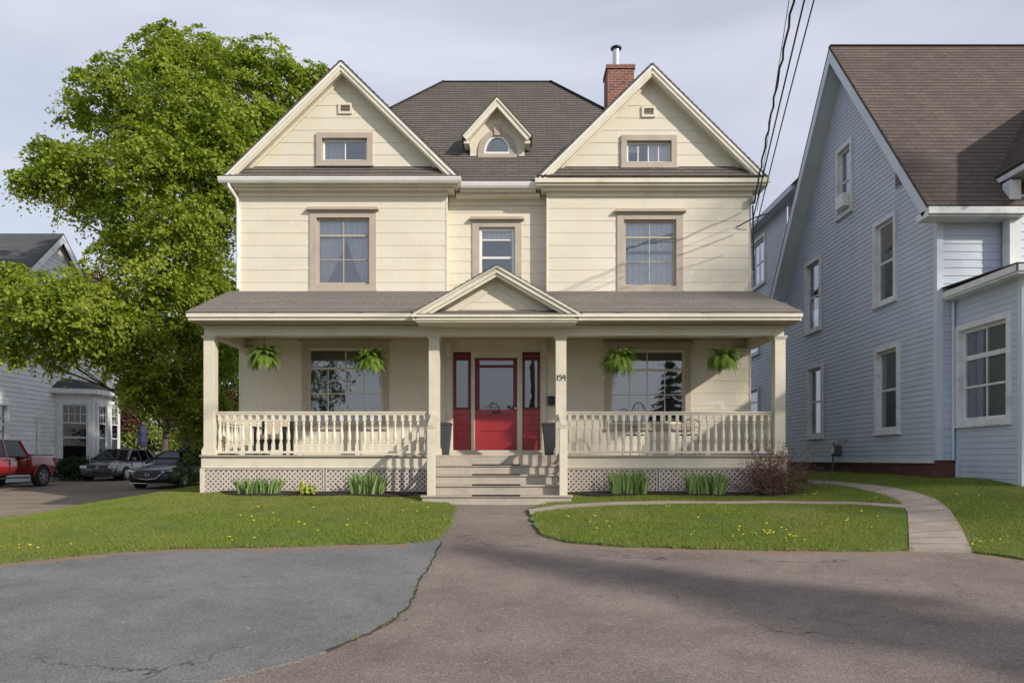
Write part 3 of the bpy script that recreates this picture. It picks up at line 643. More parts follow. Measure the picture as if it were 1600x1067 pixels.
# pent roofs at the gable feet, cornices, gutters
def pent(x0, x1, gut):
    zt, ze, ye = zr(6.79), zr(6.46), 16.80
    V = Vector((0, YW-ye, zt-ze)); ln = V.length; V.normalize(); N = Vector((0, -(zt-ze), YW-ye)).normalized(); fr = Fr((0, ye, ze), (1, 0, 0), V, N)
    g = MB(); g.lap(fr, [(x0, 0), (x1, 0), (x1-.36, ln), (x0+.36, ln)], (), .14, .012, 0, base=.01)
    g.ext(fr, [(x0, 0), (x1, 0), (x1-.36, ln), (x0+.36, ln)], -.03, .008)
    g.build('pent_roof', M['roof'], house)
    c = MB(); c.box(x0-.02, x1+.02, 16.83, YW+.35, zr(6.27), zr(6.425)); c.box(x0-.05, x1+.05, 16.78, 16.829, zr(6.32), zr(6.42))
    c.box(x0+.10, x1-.10, 16.93, YW+.35, zr(6.21), zr(6.269)); c.box(x0+.26, x1-.26, YW-.035, YW-.0, zr(6.10), zr(6.209))
    c.build('cornice', M['trim'], house, bevel=.006)
    if gut: gutter([(x0-.07, 16.78), (x1+.08, 16.78)], zr(6.29), zr(6.41))
def gutter(pts, z0, z1, mm=None):
    (xa, y), (xb, _) = pts; prof = [(0, z0), (.07, z0), (.10, z0+.04), (.12, z1-.02), (.12, z1), (.10, z1), (.095, z0+.05), (.065, z0+.02), (.012, z0+.02), (.012, z1), (0, z1)]
    MB().prism([(xa, y-.002-p, z) for p, z in prof], [(xb, y-.002-p, z) for p, z in prof]).build('gutter', mm or M['white'], house)
pent(-6.60, -1.235, True); pent(.575, 5.84, False)
# centre eave
c = MB(); c.box(-1.20, .55, 17.0, 17.5, zr(6.2), zr(6.33)); c.box(-1.5, .8, YC-.06, YC, zr(6.0), zr(6.2)); c.box(-1.3, .65, 17.12, 17.5, zr(6.12), zr(6.2)); c.build('cornice', M['trim'], house, bevel=.005)
gutter([(-1.18, 17.0), (.56, 17.0)], zr(6.25), zr(6.37))
d = MB(); dxp = XL0-.03
d.tube([(dxp-.10, 16.74, zr(6.32)), (dxp-.10, 16.76, zr(6.22)), (dxp+.0, 17.0, zr(6.02)), (dxp, YW-.05, zr(5.8)), (dxp, YW-.05, zr(3.95))], .038, 8); d.build('downspout', M['white'], house)
# main hip roof
rz0, ry0 = zr(6.40), 17.0; d_ = 4.75; rz1 = rz0+d_; ry1 = ry0+d_; rl, rr = at(690, 0, ry1).x, at(863, 0, ry1).x; ex0, ex1 = -6.25, 5.45
hip = MB()
V = Vector((0, d_, rz1-rz0)).normalized(); N = Vector((0, -1, 1)).normalized(); ln = math.hypot(d_, rz1-rz0)
fr = Fr((0, ry0, rz0), (1, 0, 0), V, N); hip.lap(fr, [(ex0, 0), (ex1, 0), (rr, ln), (rl, ln)], (), .14, .012, 0, base=.0)
ry2 = ry1+2.6; ry3 = ry2+d_
for (ex, rx, s) in ((ex0, rl, -1), (ex1, rr, 1)):
    V = Vector((rx-ex, 0, rz1-rz0)); l2 = V.length; V.normalize(); N = Vector((s*(rz1-rz0), 0, abs(rx-ex))).normalized()
    f2 = Fr((ex, 0, rz0), (0, 1, 0), V, N); hip.lap(f2, [(ry0, 0), (ry3, 0), (ry2, l2), (ry1, l2)], (), .14, .012, 0)
hip.face([(ex0, ry3, rz0), (ex1, ry3, rz0), (rr, ry2, rz1), (rl, ry2, rz1)]); hip.face([(rl, ry1, rz1), (rr, ry1, rz1), (rr, ry2, rz1), (rl, ry2, rz1)])
hip.build('roof', M['roof'], house)
cp = MB(); cp.bar((rl-.0, ry1, rz1+.004), (rr+.0, ry1, rz1+.004), .12, .014)
cp.bar((rl, ry1, rz1+.02), (ex0, ry0, rz0+.02), .2, .025); cp.bar((rr, ry1, rz1+.02), (ex1, ry0, rz0+.02), .2, .025); cp.build('ridge_cap', M['roof'], house)
# chimney
YCH = 20.6; a = at(949, 101, YCH); b_ = at(991, 160, YCH)
ch = MB().box(a.x, b_.x, YCH, YCH+.75, zr(7.2), a.z-.12).box(a.x-.03, b_.x+.03, YCH-.03, YCH+.78, a.z-.12, a.z).build('chimney', M['brickred'], house, bevel=.01)
pc = at(963, 100, YCH+.3); MB().lathe([(.10, pc.z-.1), (.10, pc.z+.42)], (pc.x, YCH+.35, 0), 14).build('flue_pipe', M['galv'], ch, smooth=False)
MB().lathe([(.03, pc.z+.42), (.15, pc.z+.43), (.16, pc.z+.47), (.12, pc.z+.50), (.02, pc.z+.52)], (pc.x, YCH+.35, 0), 14).build('flue_cap', M['black'], ch)
# dormer
YD = 18.02; fd = front(YD); dc = at(777, 0, YD).x; dw = .665; dz0 = at(0, 244, YD).z-.05; dzE = at(0, 205, YD).z; dap = at(0, 165, YD).z
cz = at(0, 238, YD).z; rw = .32; ro = .47
dm = MB()
prof = [(dc-dw, dz0), (dc-ro*.0-rw, dz0)]
NN = 14; arcp = [(dc+rw*math.cos(math.pi*k/NN), cz+rw*.0+ (rw*1.25)*math.sin(math.pi*k/NN)) for k in range(NN+1)]   # right to left
# front wall as strips around the arched opening
outer = lambda x: dap-(abs(x-dc))*(dap-dzE)/dw
dm.face([fd.p(dc-dw, dz0), fd.p(dc-rw, dz0), fd.p(dc-rw, outer(dc-rw)), fd.p(dc-dw, dzE)]); dm.face([fd.p(dc+rw, dz0), fd.p(dc+dw, dz0), fd.p(dc+dw, dzE), fd.p(dc+rw, outer(dc+rw))])
for k in range(NN):
    (xa, za_), (xb, zb_) = arcp[k], arcp[k+1]; dm.face([fd.p(xa, za_), fd.p(xb, zb_), fd.p(xb, outer(xb)), fd.p(xa, outer(xa))])
dm.face([fd.p(dc-rw, dz0), fd.p(dc+rw, dz0), fd.p(dc+rw, cz), fd.p(dc-rw, cz)])
dm.box(dc-dw, dc-dw+.05, YD+.003, YD+2.0, dz0, dzE); dm.box(dc+dw-.05, dc+dw, YD+.003, YD+2.0, dz0, dzE)
dor = dm.build('dormer', M['trim'], house, recalc=False)
ta = MB()
for k in range(NN):
    t0, t1 = math.pi*k/NN, math.pi*(k+1)/NN
    q = lambda r, t: (dc+r*math.cos(t), cz+r*(1.25 if r < .4 else 1.12)*math.sin(t))
    ta.ext(fd, [q(rw, t0), q(ro, t0), q(ro, t1), q(rw, t1)], -.02, .04)
ta.fb(fd, dc-ro, dc-rw, dz0+.02, cz, 0, .039); ta.fb(fd, dc+rw, dc+ro, dz0+.02, cz, 0, .039); ta.fb(fd, dc-ro, dc+ro, dz0+.0, cz-.06, 0, .05)
ta.ext(fd, [(dc-.065, cz+rw*1.2), (dc+.065, cz+rw*1.2), (dc+.10, cz+ro*1.12+.12), (dc-.10, cz+ro*1.12+.12)], 0, .075)
ta.build('arch_trim', M['taupe'], dor, bevel=.004)
sa = MB()
for k in range(NN):
    t0, t1 = math.pi*k/NN, math.pi*(k+1)/NN; q = lambda r, t: (dc+r*math.cos(t), cz+r*1.25*math.sin(t))
    sa.ext(fd, [q(rw-.045, t0), q(rw, t0), q(rw, t1), q(rw-.045, t1)], -.05, .02)
sa.fb(fd, dc-rw, dc+rw, cz-.045, cz, -.05, .02); sa.build('sash', M['white'], dor)
MB().ext(fd, [(dc+(rw-.04)*math.cos(math.pi*k/NN), cz+(rw-.04)*1.25*math.sin(math.pi*k/NN)) for k in range(NN+1)], -.03, -.022).build('glass_pane', glass_mat('dormer_glass', .22, (.2, .22, .25)), dor)
def dgable():
    yf = YD-.30; ap = at(777, 151, yf).z; eL = at(722, 212, yf); hw = abs(eL.x-dc); ez = eL.z
    ln = math.hypot(hw, ap-ez); g = MB(); tr = MB()
    for s in (-1, 1):
        V = Vector((-s*hw, 0, ap-ez)).normalized(); N = Vector((s*(ap-ez), 0, hw)).normalized(); fr = Fr((dc+s*hw, yf, ez), (0, 1, 0), V, N)
        g.lap(fr, [(0, 0), (2.4, 0), (2.4, ln), (0, ln)], (), .14, .012, 0, base=.01); g.ext(fr, [(0, 0), (2.4, 0), (2.4, ln), (0, ln)], -.02, .008)
        def P(nn, end, y, d0=0):
            return Vector((dc, y, ap-nn*ln/hw)) if end else Vector((dc+s*hw, y, ez))-N*nn+V*d0
        for n0, n1, y0, y1 in ((.021, .06, yf-.02, yf+.05), (.061, .16, yf+.005, yf+.045), (.10, .13, yf+.046, YD-.0)):
            tr.hexa([P(n0, 0, y0), P(n1, 0, y0), P(n1, 1, y0), P(n0, 1, y0), P(n0, 0, y1), P(n1, 0, y1), P(n1, 1, y1), P(n0, 1, y1)])
        xa, xb = sorted((dc+s*(dw+.0), dc+s*(hw-.04))); tr.box(xa, xb, yf+.05, YD+.7, ez-.17, ez-.10)
    g.build('roof', M['roof'], dor); tr.build('rake_board', M['trim'], dor)
dgable()

# ------------------------------------------------------------ porch
xa_, xb_ = -6.56, 5.86; ze = zr(2.955); ye = 14.78; zt = zr(3.90)
V = Vector((0, YW-ye, zt-ze)); ln = V.length; V.normalize(); N = Vector((0, -(zt-ze), YW-ye)).normalized(); fr = Fr((0, ye, ze), (1, 0, 0), V, N)
g = MB(); quad = [(xa_, 0), (xb_, 0), (5.62, ln), (xa_, ln)]
g.lap(fr, quad, (), .14, .012, 0, base=.01)
g.ext(fr, quad, -.03, .008); g.build('porch_roof', M['roofp'], house)
c = MB(); c.box(xa_+.03, xb_-.03, ye+.03, ye+.08, zr(2.79), zr(2.925)); c.box(xa_+.02, xb_-.02, ye-.02, ye+.03, zr(2.86), zr(2.93)); c.box(xa_+.05, xb_-.05, ye+.01, ye+.03, zr(2.80), zr(2.84))
for X, s in ((xa_, 1), (xb_, -1)):   # end fascias following the slope
    for (d0, d1, off) in ((.0, .05, 0),):
        X0 = X+s*.03; c.hexa([(X0, ye+.08, zr(2.79)), (X0+s*.05, ye+.08, zr(2.79)), (X0+s*.05, YW+.0, zr(2.79)), (X0, YW, zr(2.79)), (X0, ye+.08, zr(2.94)), (X0+s*.05, ye+.08, zr(2.94)), (X0+s*.05 if s > 0 else 5.55, YW, zr(3.84)), (X0 if s > 0 else 5.59, YW, zr(3.84))])
c.build('fascia', M['trim'], house, bevel=.005)
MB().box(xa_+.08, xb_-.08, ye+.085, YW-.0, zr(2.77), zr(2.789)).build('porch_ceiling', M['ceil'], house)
c = MB(); c.box(-6.36, 5.62, 15.2, 15.44, zr(2.56), zr(2.765)); c.box(-6.36, -6.14, 15.445, YW, zr(2.56), zr(2.765)); c.box(5.40, 5.62, 15.445, YW, zr(2.56), zr(2.765))
c.box(-6.38, 5.64, 15.17, 15.199, zr(2.70), zr(2.765)); c.box(-6.2, -5.9, 16.85, YW-.02, zr(2.44), zr(2.559)); c.box(5.16, 5.46, 16.85, YW-.02, zr(2.44), zr(2.559))
c.build('porch_beam', M['porchp'], house, bevel=.006)
# pediment
pcx = at(776, 0, 14.62).x; phw = 1.70; pz0 = zr(2.885); pap = at(0, 414, 14.62).z; yf = 14.6; pl = math.hypot(phw, pap-pz0)
g = MB(); tr = MB()
for s in (-1, 1):
    V = Vector((-s*phw, 0, pap-pz0)).normalized(); N = Vector((s*(pap-pz0), 0, phw)).normalized(); f2 = Fr((pcx+s*phw, yf, pz0), (0, 1, 0), V, N)
    g.lap(f2, [(0, 0), (.4, 0), (2.45, pl), (0, pl)], (), .14, .012, 0, base=.01); g.ext(f2, [(0, 0), (.4, 0), (2.45, pl), (0, pl)], -.02, .008)
    def P(nn, end, y, d0=0): return Vector((pcx, y, pap-nn*pl/phw)) if end else Vector((pcx+s*phw, y, pz0))-N*nn+V*d0
    for n0, n1, y0, y1, d0 in ((.021, .055, yf-.03, yf+.05, 0), (.056, .135, yf, yf+.05, 0.02), (.136, .19, yf+.04, yf+.075, .12), (.10, .12, yf+.051, yf+.3, .1), (.22, .34, yf+.29, yf+.315, .4)):
        tr.hexa([P(n0, 0, y0, d0), P(n1, 0, y0, d0), P(n1, 1, y0), P(n0, 1, y0), P(n0, 0, y1, d0), P(n1, 0, y1, d0), P(n1, 1, y1), P(n0, 1, y1)])
tr.box(pcx-phw+.03, pcx+phw-.03, yf+.0, ye+.009, zr(2.765), zr(2.865)); tr.box(pcx-phw, pcx+phw, yf-.035, yf+.0, zr(2.825), zr(2.872)); tr.box(pcx-phw+.1, pcx+phw-.1, yf+.03, 15.19, zr(2.73), zr(2.764))
pm = g.build('pediment_roof', M['roofp'], house); tr.build('pediment_trim', M['trim'], house, bevel=.003)
MB().lap(front(yf+.31), [(pcx-phw+.2, zr(2.93)), (pcx+phw-.2, zr(2.93)), (pcx, pap-.16)], (), .286, .008, zr(2.9)).build('tympanum', M['wall'], house)
V = Vector((0, .30, .10)).normalized(); N = Vector((0, -.1, .3)).normalized(); f3 = Fr((0, yf-.01, zr(2.88)), (1, 0, 0), V, N)
MB().ext(f3, [(pcx-phw+.12, 0), (pcx+phw-.12, 0), (pcx+phw-.3, .32), (pcx-phw+.3, .32)], 0, .015).build('pent_roof', M['roofp'], house)
# columns
cw = .22
cols = [at(331, 0, YP).x-.02, at(679, 0, YP).x, at(876, 0, YP).x, at(1214, 0, YP).x+.03]
colp = MB()
def colmb(x):
    c = MB(); c.box(x-cw/2, x+cw/2, YP-cw/2, YP+cw/2, zf+.16, zr(2.50)); c.box(x-cw/2-.03, x+cw/2+.03, YP-cw/2-.03, YP+cw/2+.03, zf, zf+.12); c.box(x-cw/2-.015, x+cw/2+.015, YP-cw/2-.015, YP+cw/2+.015, zf+.12, zf+.16)
    c.box(x-cw/2-.035, x+cw/2+.035, YP-cw/2-.035, YP+cw/2+.035, zr(2.525), zr(2.559)); c.box(x-cw/2-.015, x+cw/2+.015, YP-cw/2-.015, YP+cw/2+.015, zr(2.49), zr(2.525)); return c
for x in cols: colmb(x).build('porch_column', M['porchp'], house, bevel=.006)
# floor, skirt, lattice
YR = 15.16
fl = MB(); fl.box(-6.42, 5.68, YR-.06, YW, zf-.035, zf); fl.build('porch_floor', M['step'], house, bevel=.006)
ns0, ns1 = -1.66, .96    # stair gap
sk = MB()
for x0, x1 in ((-6.4, ns0), (ns1, 5.66)):
    sk.box(x0, x1, YR-.01, YR+.03, zf-.25, zf-.036); sk.box(x0, x1, YR-.03, YR-.011, zf-.27, zf-.245)
sk.box(-6.4, 5.66, YR+.04, YR+.08, zf-.25, zf-.036)
sk.box(-6.4, -6.36, YR+.04, YW, zf-.25, zf-.036); sk.box(5.62, 5.66, YR+.04, YW, zf-.25, zf-.036)
sk.build('porch_skirt', M['porchp'], house, bevel=.005)
def lattice(x0, x1, z0, z1, y, axis='x', fr_=None):
    fr = fr_ or front(y); mb = MB(); p = .105; wv = .052; H_ = z1-z0
    for s in (1, -1):
        n0 = 0.0 if s == 1 else -.009
        k = x0-H_-p
        while k < x1+H_+p:
            poly = [(k, z0), (k+.06, z0), (k+.06+s*H_, z1), (k+s*H_, z1)]
            poly = clip(clip(poly, -1, 0, -x0), 1, 0, x1)
            if len(poly) >= 3: mb.ext(fr, poly, n0-.008, n0)
            k += p
    mb.fb(fr, x0, x1, z0-.045, z0, -.02, .014); mb.fb(fr, x0, x1, z1, z1+.03, -.02, .014); mb.fb(fr, x0-.0, x0+.035, z0, z1, .001, .013); mb.fb(fr, x1-.035, x1, z0, z1, .001, .013)
    return mb.build('lattice_panel', M['lattice'], house, recalc=False)
zl0, zl1 = zb+.06, zf-.30
for x0, x1 in ((-6.36, -3.86), (-3.84, ns0), (ns1, 3.0), (3.02, 5.62)): lattice(x0, x1, zl0, zl1, YR)
lattice(YR+.05, YW, zl0, zl1, 0, fr_=Fr((5.64, 0, 0), (0, 1, 0), (0, 0, 1), (1, 0, 0))); lattice(YR+.05, YW, zl0, zl1, 0, fr_=Fr((-6.38, 0, 0), (0, 1, 0), (0, 0, 1), (-1, 0, 0)))
bx('crawlspace_shade_sheet', M['dark'], house, -6.3, 5.56, YR+.12, YR+.14, zb-.1, zf-.26)  # dark sheet added behind the lattice, stands for shade under the porch
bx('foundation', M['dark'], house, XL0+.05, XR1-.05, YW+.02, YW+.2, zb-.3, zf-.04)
bx('skirt_post', M['porchp'], house, -6.42, -6.33, YR-.02, YR+.05, zb-.1, zf-.27); bx('skirt_post', M['porchp'], house, 5.59, 5.68, YR-.02, YR+.05, zb-.1, zf-.27)
# railing
bal = None
def baluster_mb():
    m_ = MB(); hgt = .72
    m_.box(-.031, .031, -.031, .031, 0, .15); m_.box(-.031, .031, -.031, .031, .60, hgt)
    prof = [(.022, .15), (.034, .165), (.034, .18), (.018, .195), (.034, .22), (.040, .28), (.036, .34), (.024, .44), (.018, .52), (.032, .535), (.032, .55), (.018, .565), (.026, .585), (.030, .60)]
    m_.lathe(prof, (0, 0, 0), 10); return m_
def railing(pts, axis):
    global bal
    (x0, y0), (x1, y1) = pts; mb = MB(); zb_ = zf+.085; zt_ = zf+.83
    if axis == 'x':
        mb.box(x0, x1, y0-.05, y0+.05, zt_+.04, zt_+.075); mb.box(x0, x1, y0-.035, y0+.035, zt_, zt_+.04); mb.box(x0, x1, y0-.04, y0+.04, zb_-.05, zb_)
        k = x0+.5
        while k < x1-.3: mb.box(k, k+.10, y0-.035, y0+.035, zf, zb_-.05); k += 1.2
    else:
        mb.box(x0-.05, x0+.05, y0, y1, zt_+.04, zt_+.075); mb.box(x0-.035, x0+.035, y0, y1, zt_, zt_+.04); mb.box(x0-.04, x0+.04, y0, y1, zb_-.05, zb_)
    r = mb.build('porch_railing', M['porchp'], house, bevel=.004)
    Ln = (x1-x0) if axis == 'x' else (y1-y0); n_ = int(round(Ln/.157))
    for k in range(n_):
        t = (k+.5)/n_*Ln; p = (x0+t, y0) if axis == 'x' else (x0, y0+t)
        if bal is None:
            bal = baluster_mb().build('baluster', M['trim'], None, smooth=False); b = bal
        else: b = bal.copy(); C.objects.link(b)
        b.parent = r; b.location = Vector((p[0], p[1], zb_))-house.location; b.scale = (1, 1, (zt_-zb_)/.72)
railing([(cols[0]+cw/2, YP), (cols[1]-cw/2, YP)], 'x'); railing([(cols[2]+cw/2, YP), (cols[3]-cw/2, YP)], 'x')
railing([(cols[0], YP+cw/2), (cols[0], YW-.05)], 'y'); railing([(cols[3], YP+cw/2), (cols[3], YW-.05)], 'y')
# steps
rise = (zf-(ZC-.875))/5; run = .265; gx0, gx1 = at(683, 0, 14.4).x-.16, at(872, 0, 14.4).x+.12
Y0s = YR-.06
for k in range(1, 6):   # k=1 under the porch edge ... 5 bottom
    zt_ = zf-rise*k+.0; ya = Y0s-run*k; last = (k == 5)
for k in range(1, 5):
    zt_ = zf-rise*k; yfr = Y0s-run*k; x0, x1 = (gx0, gx1) if k < 4 else (gx0-.12, gx1+.14)
    s = MB(); s.box(x0, x1, yfr-.03, yfr+run+.0, zt_-.035, zt_); s.box(x0+.03, x1-.03, yfr, yfr+.025, zt_-rise+.0, zt_-.036)
    s.build('step', M['step'], house, bevel=.005)
    if k < 5:
        mt = MB(); mx0, mx1 = at(738, 0, yfr).x, at(813, 0, yfr).x; mt.box(mx0, mx1, yfr-.034, yfr+.2, zt_+.001, zt_+.010); mt.box(mx0, mx1, yfr-.038, yfr-.0305, zt_-.012, zt_+.009); mt.build('tread_mat', M['black'], house)
s = MB(); s.box(gx0, gx1, YR-.055, YR-.02, zf-rise, zf-.037); mx0, mx1 = at(738, 0, Y0s).x, at(813, 0, Y0s).x; s.build('step', M['step'], house)
st = MB()
for X in (gx0+.0, gx1-.03):
    pts = [(YR-.02, zb-.2)]
    st.prism([(X, Y0s, zb-.2), (X, Y0s, zf-rise-.05), (X, Y0s-run*4+.02, zf-rise*5+.02), (X, Y0s-run*4+.02, zb-.25)], [(X+.03, Y0s, zb-.2), (X+.03, Y0s, zf-rise-.05), (X+.03, Y0s-run*4+.02, zf-rise*5+.02), (X+.03, Y0s-run*4+.02, zb-.25)])
st.build('stringer', M['porchp'], house)
ynw = Y0s-run*4+.08; znt = zf-rise*4
for sgn, px in ((-1, 674), (1, 880)):
    X = at(px, 0, ynw).x; nw = MB(); nw.box(X-.075, X+.075, ynw-.075, ynw+.075, znt, zr(.60)); nw.box(X-.085, X+.085, ynw-.085, ynw+.085, zr(.60), zr(.625))
    o = nw.build('newel_post', M['porchp'], house, bevel=.005)
    xc = cols[1] if sgn < 0 else cols[2]
    hr = MB().bar((X, ynw-.10, zr(.655)), (xc, YP-cw/2, zr(.655)+.27), .12, .05)
    hr.bar((X, ynw+.07, znt+.12), (xc, YP-cw/2, znt+.12+rise*3.7), .05, .06)
    h = hr.build('handrail', M['porchp'], house, bevel=.004)
    for k in range(1, 7):
        t = k/7; x = X+(xc-X)*t; y = ynw+(YP-cw/2-ynw)*t; zlo = znt+.12+rise*3.7*t; zhi = zr(.655)+.27*t-.02
        MB().box(x-.02, x+.02, y-.02, y+.02, zlo, zhi).build('baluster', M['porchp'], h)

# front door assembly
fdw = front(YW+.0)
def dz(py): return xz(0, py, YW)[1]
def dxx(px): return xz(px, 0, YW)[0]
MB().fb(fdw, dxx(698), dxx(706), zf, dz(530), -.05, .06).fb(fdw, dxx(846), dxx(853), zf, dz(530), -.05, .06).fb(fdw, dxx(706), dxx(846), dz(550), dz(536), -.05, .05).fb(fdw, dxx(694), dxx(857), dz(536), dz(531), -.05, .12) \
    .fb(fdw, dxx(736), dxx(742), zf+.02, dz(550), -.05, .02).fb(fdw, dxx(808), dxx(816), zf+.02, dz(550), -.05, .02).fb(fdw, dxx(706), dxx(708), zf, dz(550), -.05, .02).fb(fdw, dxx(844), dxx(846), zf, dz(550), -.05, .02) \
    .fb(fdw, dxx(742), dxx(808), dz(559), dz(550), -.05, .02).fb(fdw, dxx(696), dxx(856), zf, zf+.075, -.05, .16).fb(fdw, dxx(700), dxx(852), zf+.0755, zf+.125, -.05, .09).fb(fdw, dxx(697), dxx(706.5), dz(555), dz(536), .061, .16).fb(fdw, dxx(846), dxx(855), dz(555), dz(536), .061, .16) \
    .fb(fdw, dxx(696), dxx(707.5), dz(566), dz(562), .061, .1).fb(fdw, dxx(845), dxx(855), dz(566), dz(562), .061, .1).build('door_surround', M['porchp'], house, bevel=.004)
def leaf_door(name, x0, x1, ytop, gx0, gx1, gy0, gy1, panels, n0=-.06, n1=-.02, top=None):
    d = MB(); zt_ = dz(ytop); z0 = zf+.128
    d.fb(fdw, dxx(x0), dxx(gx0), z0, zt_, n0, n1); d.fb(fdw, dxx(gx1), dxx(x1), z0, zt_, n0, n1)
    d.fb(fdw, dxx(gx0), dxx(gx1), dz(gy0), zt_, n0, n1) if gy0 > ytop else None
    ys = [gy1]+[p for pn in panels for p in pn]+[703]
    for a, b in zip(ys[0::2], ys[1::2]):
        d.fb(fdw, dxx(gx0), dxx(gx1), max(z0, dz(b)), dz(a), n0, n1)
    return d.build(name, top or M['red'], house, bevel=.004)
def pane(par, gx0, gx1, gy0, gy1):
    MB().fb(fdw, dxx(gx0)-.01, dxx(gx1)+.01, dz(gy1)-.01, dz(gy0)+.01, -.045, -.038).build('glass_pane', M['glassd'], par)
def panelp(par, gx0, gx1, panels):
    p = MB()
    for a, b in panels: p.fb(fdw, dxx(gx0), dxx(gx1), dz(b), dz(a), -.05, -.035)
    p.build('panel', M['red'], par)
door = leaf_door('front_door', 742, 808, 559, 749.5, 802, 562, 640, [(648, 664), (673, 687)])
pane(door, 749.5, 802, 562, 640); panelp(door, 749.5, 802, [(648, 664), (673, 687)])
MB().fb(fdw, dxx(769), dxx(782), dz(646), dz(642), -.019, -.005).build('mail_slot', M['black'], door)
MB().ring(fdw, dxx(742.5), dxx(807.5), dz(641), dz(559.5), .085, -.019, -.013, tt=.02, tb=.0).build('door_shade_frame', M['red_shade'], door)  # dark ring on the upper leaf only: porch shade painted as darker red
MB().lathe([(.012, -.0), (.012, -.05), (.032, -.055), (.034, -.08), (.015, -.095)], (dxx(805.5), YW+.02, dz(638)), 10, 'y').build('door_knob', M['galv'], door)
MB().fb(fdw, dxx(749.5), dxx(802), dz(574), dz(570), -.0355, -.012).build('glazing_bar', M['red_shade'], door)
for a, b, c_, e in ((708, 735.5, 713, 734), (816, 844, 818.5, 841.5)):
    sd = leaf_door('sidelight', a, b, 551, c_, e, 558, 639, [(648, 664), (673, 687)]); pane(sd, c_, e, 558, 639); panelp(sd, c_, e, [(648, 664), (673, 687)])
    MB().ring(fdw, dxx(a)+.01, dxx(b)-.01, dz(640), dz(551.5), .055, -.019, -.012).build('sidelight_shade_frame', M['red_shade'], sd)  # upper sidelight ring in darker red, shade painted into its colour
bx('hall_interior', M['dark'], house, dxx(700), dxx(852), YW+1.6, YW+1.65, zf, dz(530))
# hall light curtain in door
# porch fittings attached to the house
mbx = MB().fb(front(YW-.016), dxx(856), dxx(867), dz(633), dz(621), 0, .10).fb(front(YW-.016), dxx(855.5), dxx(867.5), dz(621), dz(619.5), -.0, .12).build('mailbox', M['black'], house, bevel=.008)
# house number 159
fn = front(YP-cw/2-.001); nc = cols[2]; zn = at(0, 591, YP).z; nm = MB(); hh = .105
def stroke(pts, r=.0085): nm.tube([fn.p(nc+x, zn+z, .006) for x, z in pts], r, 6)
stroke([(-.088, hh*.42), (-.072, hh*.56), (-.074, -hh*.5)])
stroke([(.012, hh*.52), (-.034, hh*.5), (-.040, .012), (-.012, .022), (.012, .004), (.016, -.022), (.004, -.046), (-.022, -.055), (-.044, -.044)])
ring9 = [(.062+.026*math.cos(t), .022+.030*math.sin(t)) for t in [2*math.pi*k/12 for k in range(13)]]
stroke(ring9); stroke([(.088, .022), (.089, -.015), (.078, -.06)])
nm.build('house_number', M['black'], house, smooth=True)
# electric mast fittings
kp = at(1176, 313, YW-.1); sv = MB(); sv.lathe([(.01, -.09), (.06, -.08), (.075, 0), (.06, .08), (.01, .1)], (kp.x, kp.y, kp.z), 12); sv.bar((kp.x, kp.y, kp.z), (kp.x, YW+.02, kp.z), .05, .05); sv.build('service_head', M['greyp'], house, smooth=True)
sv = MB(); sv.tube([(kp.x+.02, YW-.04, kp.z-.1), (kp.x+.03, YW-.05, kp.z-.6), (kp.x+.04, YW-.03, kp.z-1.6)], .018, 6); sv.tube([(kp.x-.35, YW-.03, kp.z-.6), (kp.x, YW-.25, kp.z-.45), (kp.x+.3, YW-.35, kp.z-.38)], .014, 6); sv.build('service_conduit', M['wire'], house)

# ------------------------------------------------------------ hanging ferns
def fern(name, label, p, seed, scale=1.0):
    t = thing(name, label, 'hanging plant', p, group='fern baskets hanging along the porch'); rs = np.random.default_rng(seed)
    MB().lathe([(.05, -.13), (.09, -.12), (.125, 0), (.13, .01), (.115, .01)], (p[0], p[1], p[2]), 14).build('pot', M['terracotta'], t, smooth=True)
    h = MB(); top = zr(2.765)
    for k in range(3):
        a = k*2.1; h.tube([(p[0]+.12*math.cos(a), p[1]+.12*math.sin(a), p[2]), (p[0], p[1], p[2]+.3)], .003, 4)
    h.tube([(p[0], p[1], p[2]+.3), (p[0], p[1], top)], .004, 4); h.build('hanger', M['black'], t)
    V = []; rn = []
    for k in range(int(150*scale)):
        a = rs.uniform(0, 6.283); ln = rs.uniform(.28, .46)*scale; up = rs.uniform(-.25, 1.25); P = np.array(p, float)+np.array([.05*math.cos(a), .05*math.sin(a), 0]); n_ = 16
        d = np.array([math.cos(a)*(1-.45*up), math.sin(a)*(1-.45*up), up]); d /= np.linalg.norm(d); pr = P.copy(); sd = np.array([-math.sin(a), math.cos(a), 0]); c_ = rs.random()
        for j in range(n_):
            d = d+np.array([0, 0, -.125]); d /= np.linalg.norm(d); q = pr+d*ln/n_*1.15; wl = .052*math.sin(math.pi*(j+1.2)/(n_+1.4))+.006
            nn = np.cross(sd, d)
            for s in (-1, 1):
                tip = q+sd*s*wl+d*.018-np.array([0, 0, .008]); V += [pr, pr+d*.020, tip, tip-d*.008]; rn.append(c_*.7+rs.random()*.3)
            pr = q
    V = np.array(V); raw_mesh('fronds', V, np.arange(len(V)).reshape(-1, 4), L['fern'], np.array(rn), t); return t
for k, (px, py, lb) in enumerate(((413, 555, 'green fern in a hanging basket at the left end of the porch'), (577, 560, 'drooping fern basket hanging in front of the left porch window'), (967, 561, 'fern basket hanging at the left edge of the right porch window'), (1129, 559, 'dark fern basket hanging nearest the right end column of the porch'))):
    Yf = 15.62; p = at(px, py, Yf); fern('hanging_fern', lb, (p.x, p.y, p.z), 10+k, (.88, .93, .96, .86)[k])
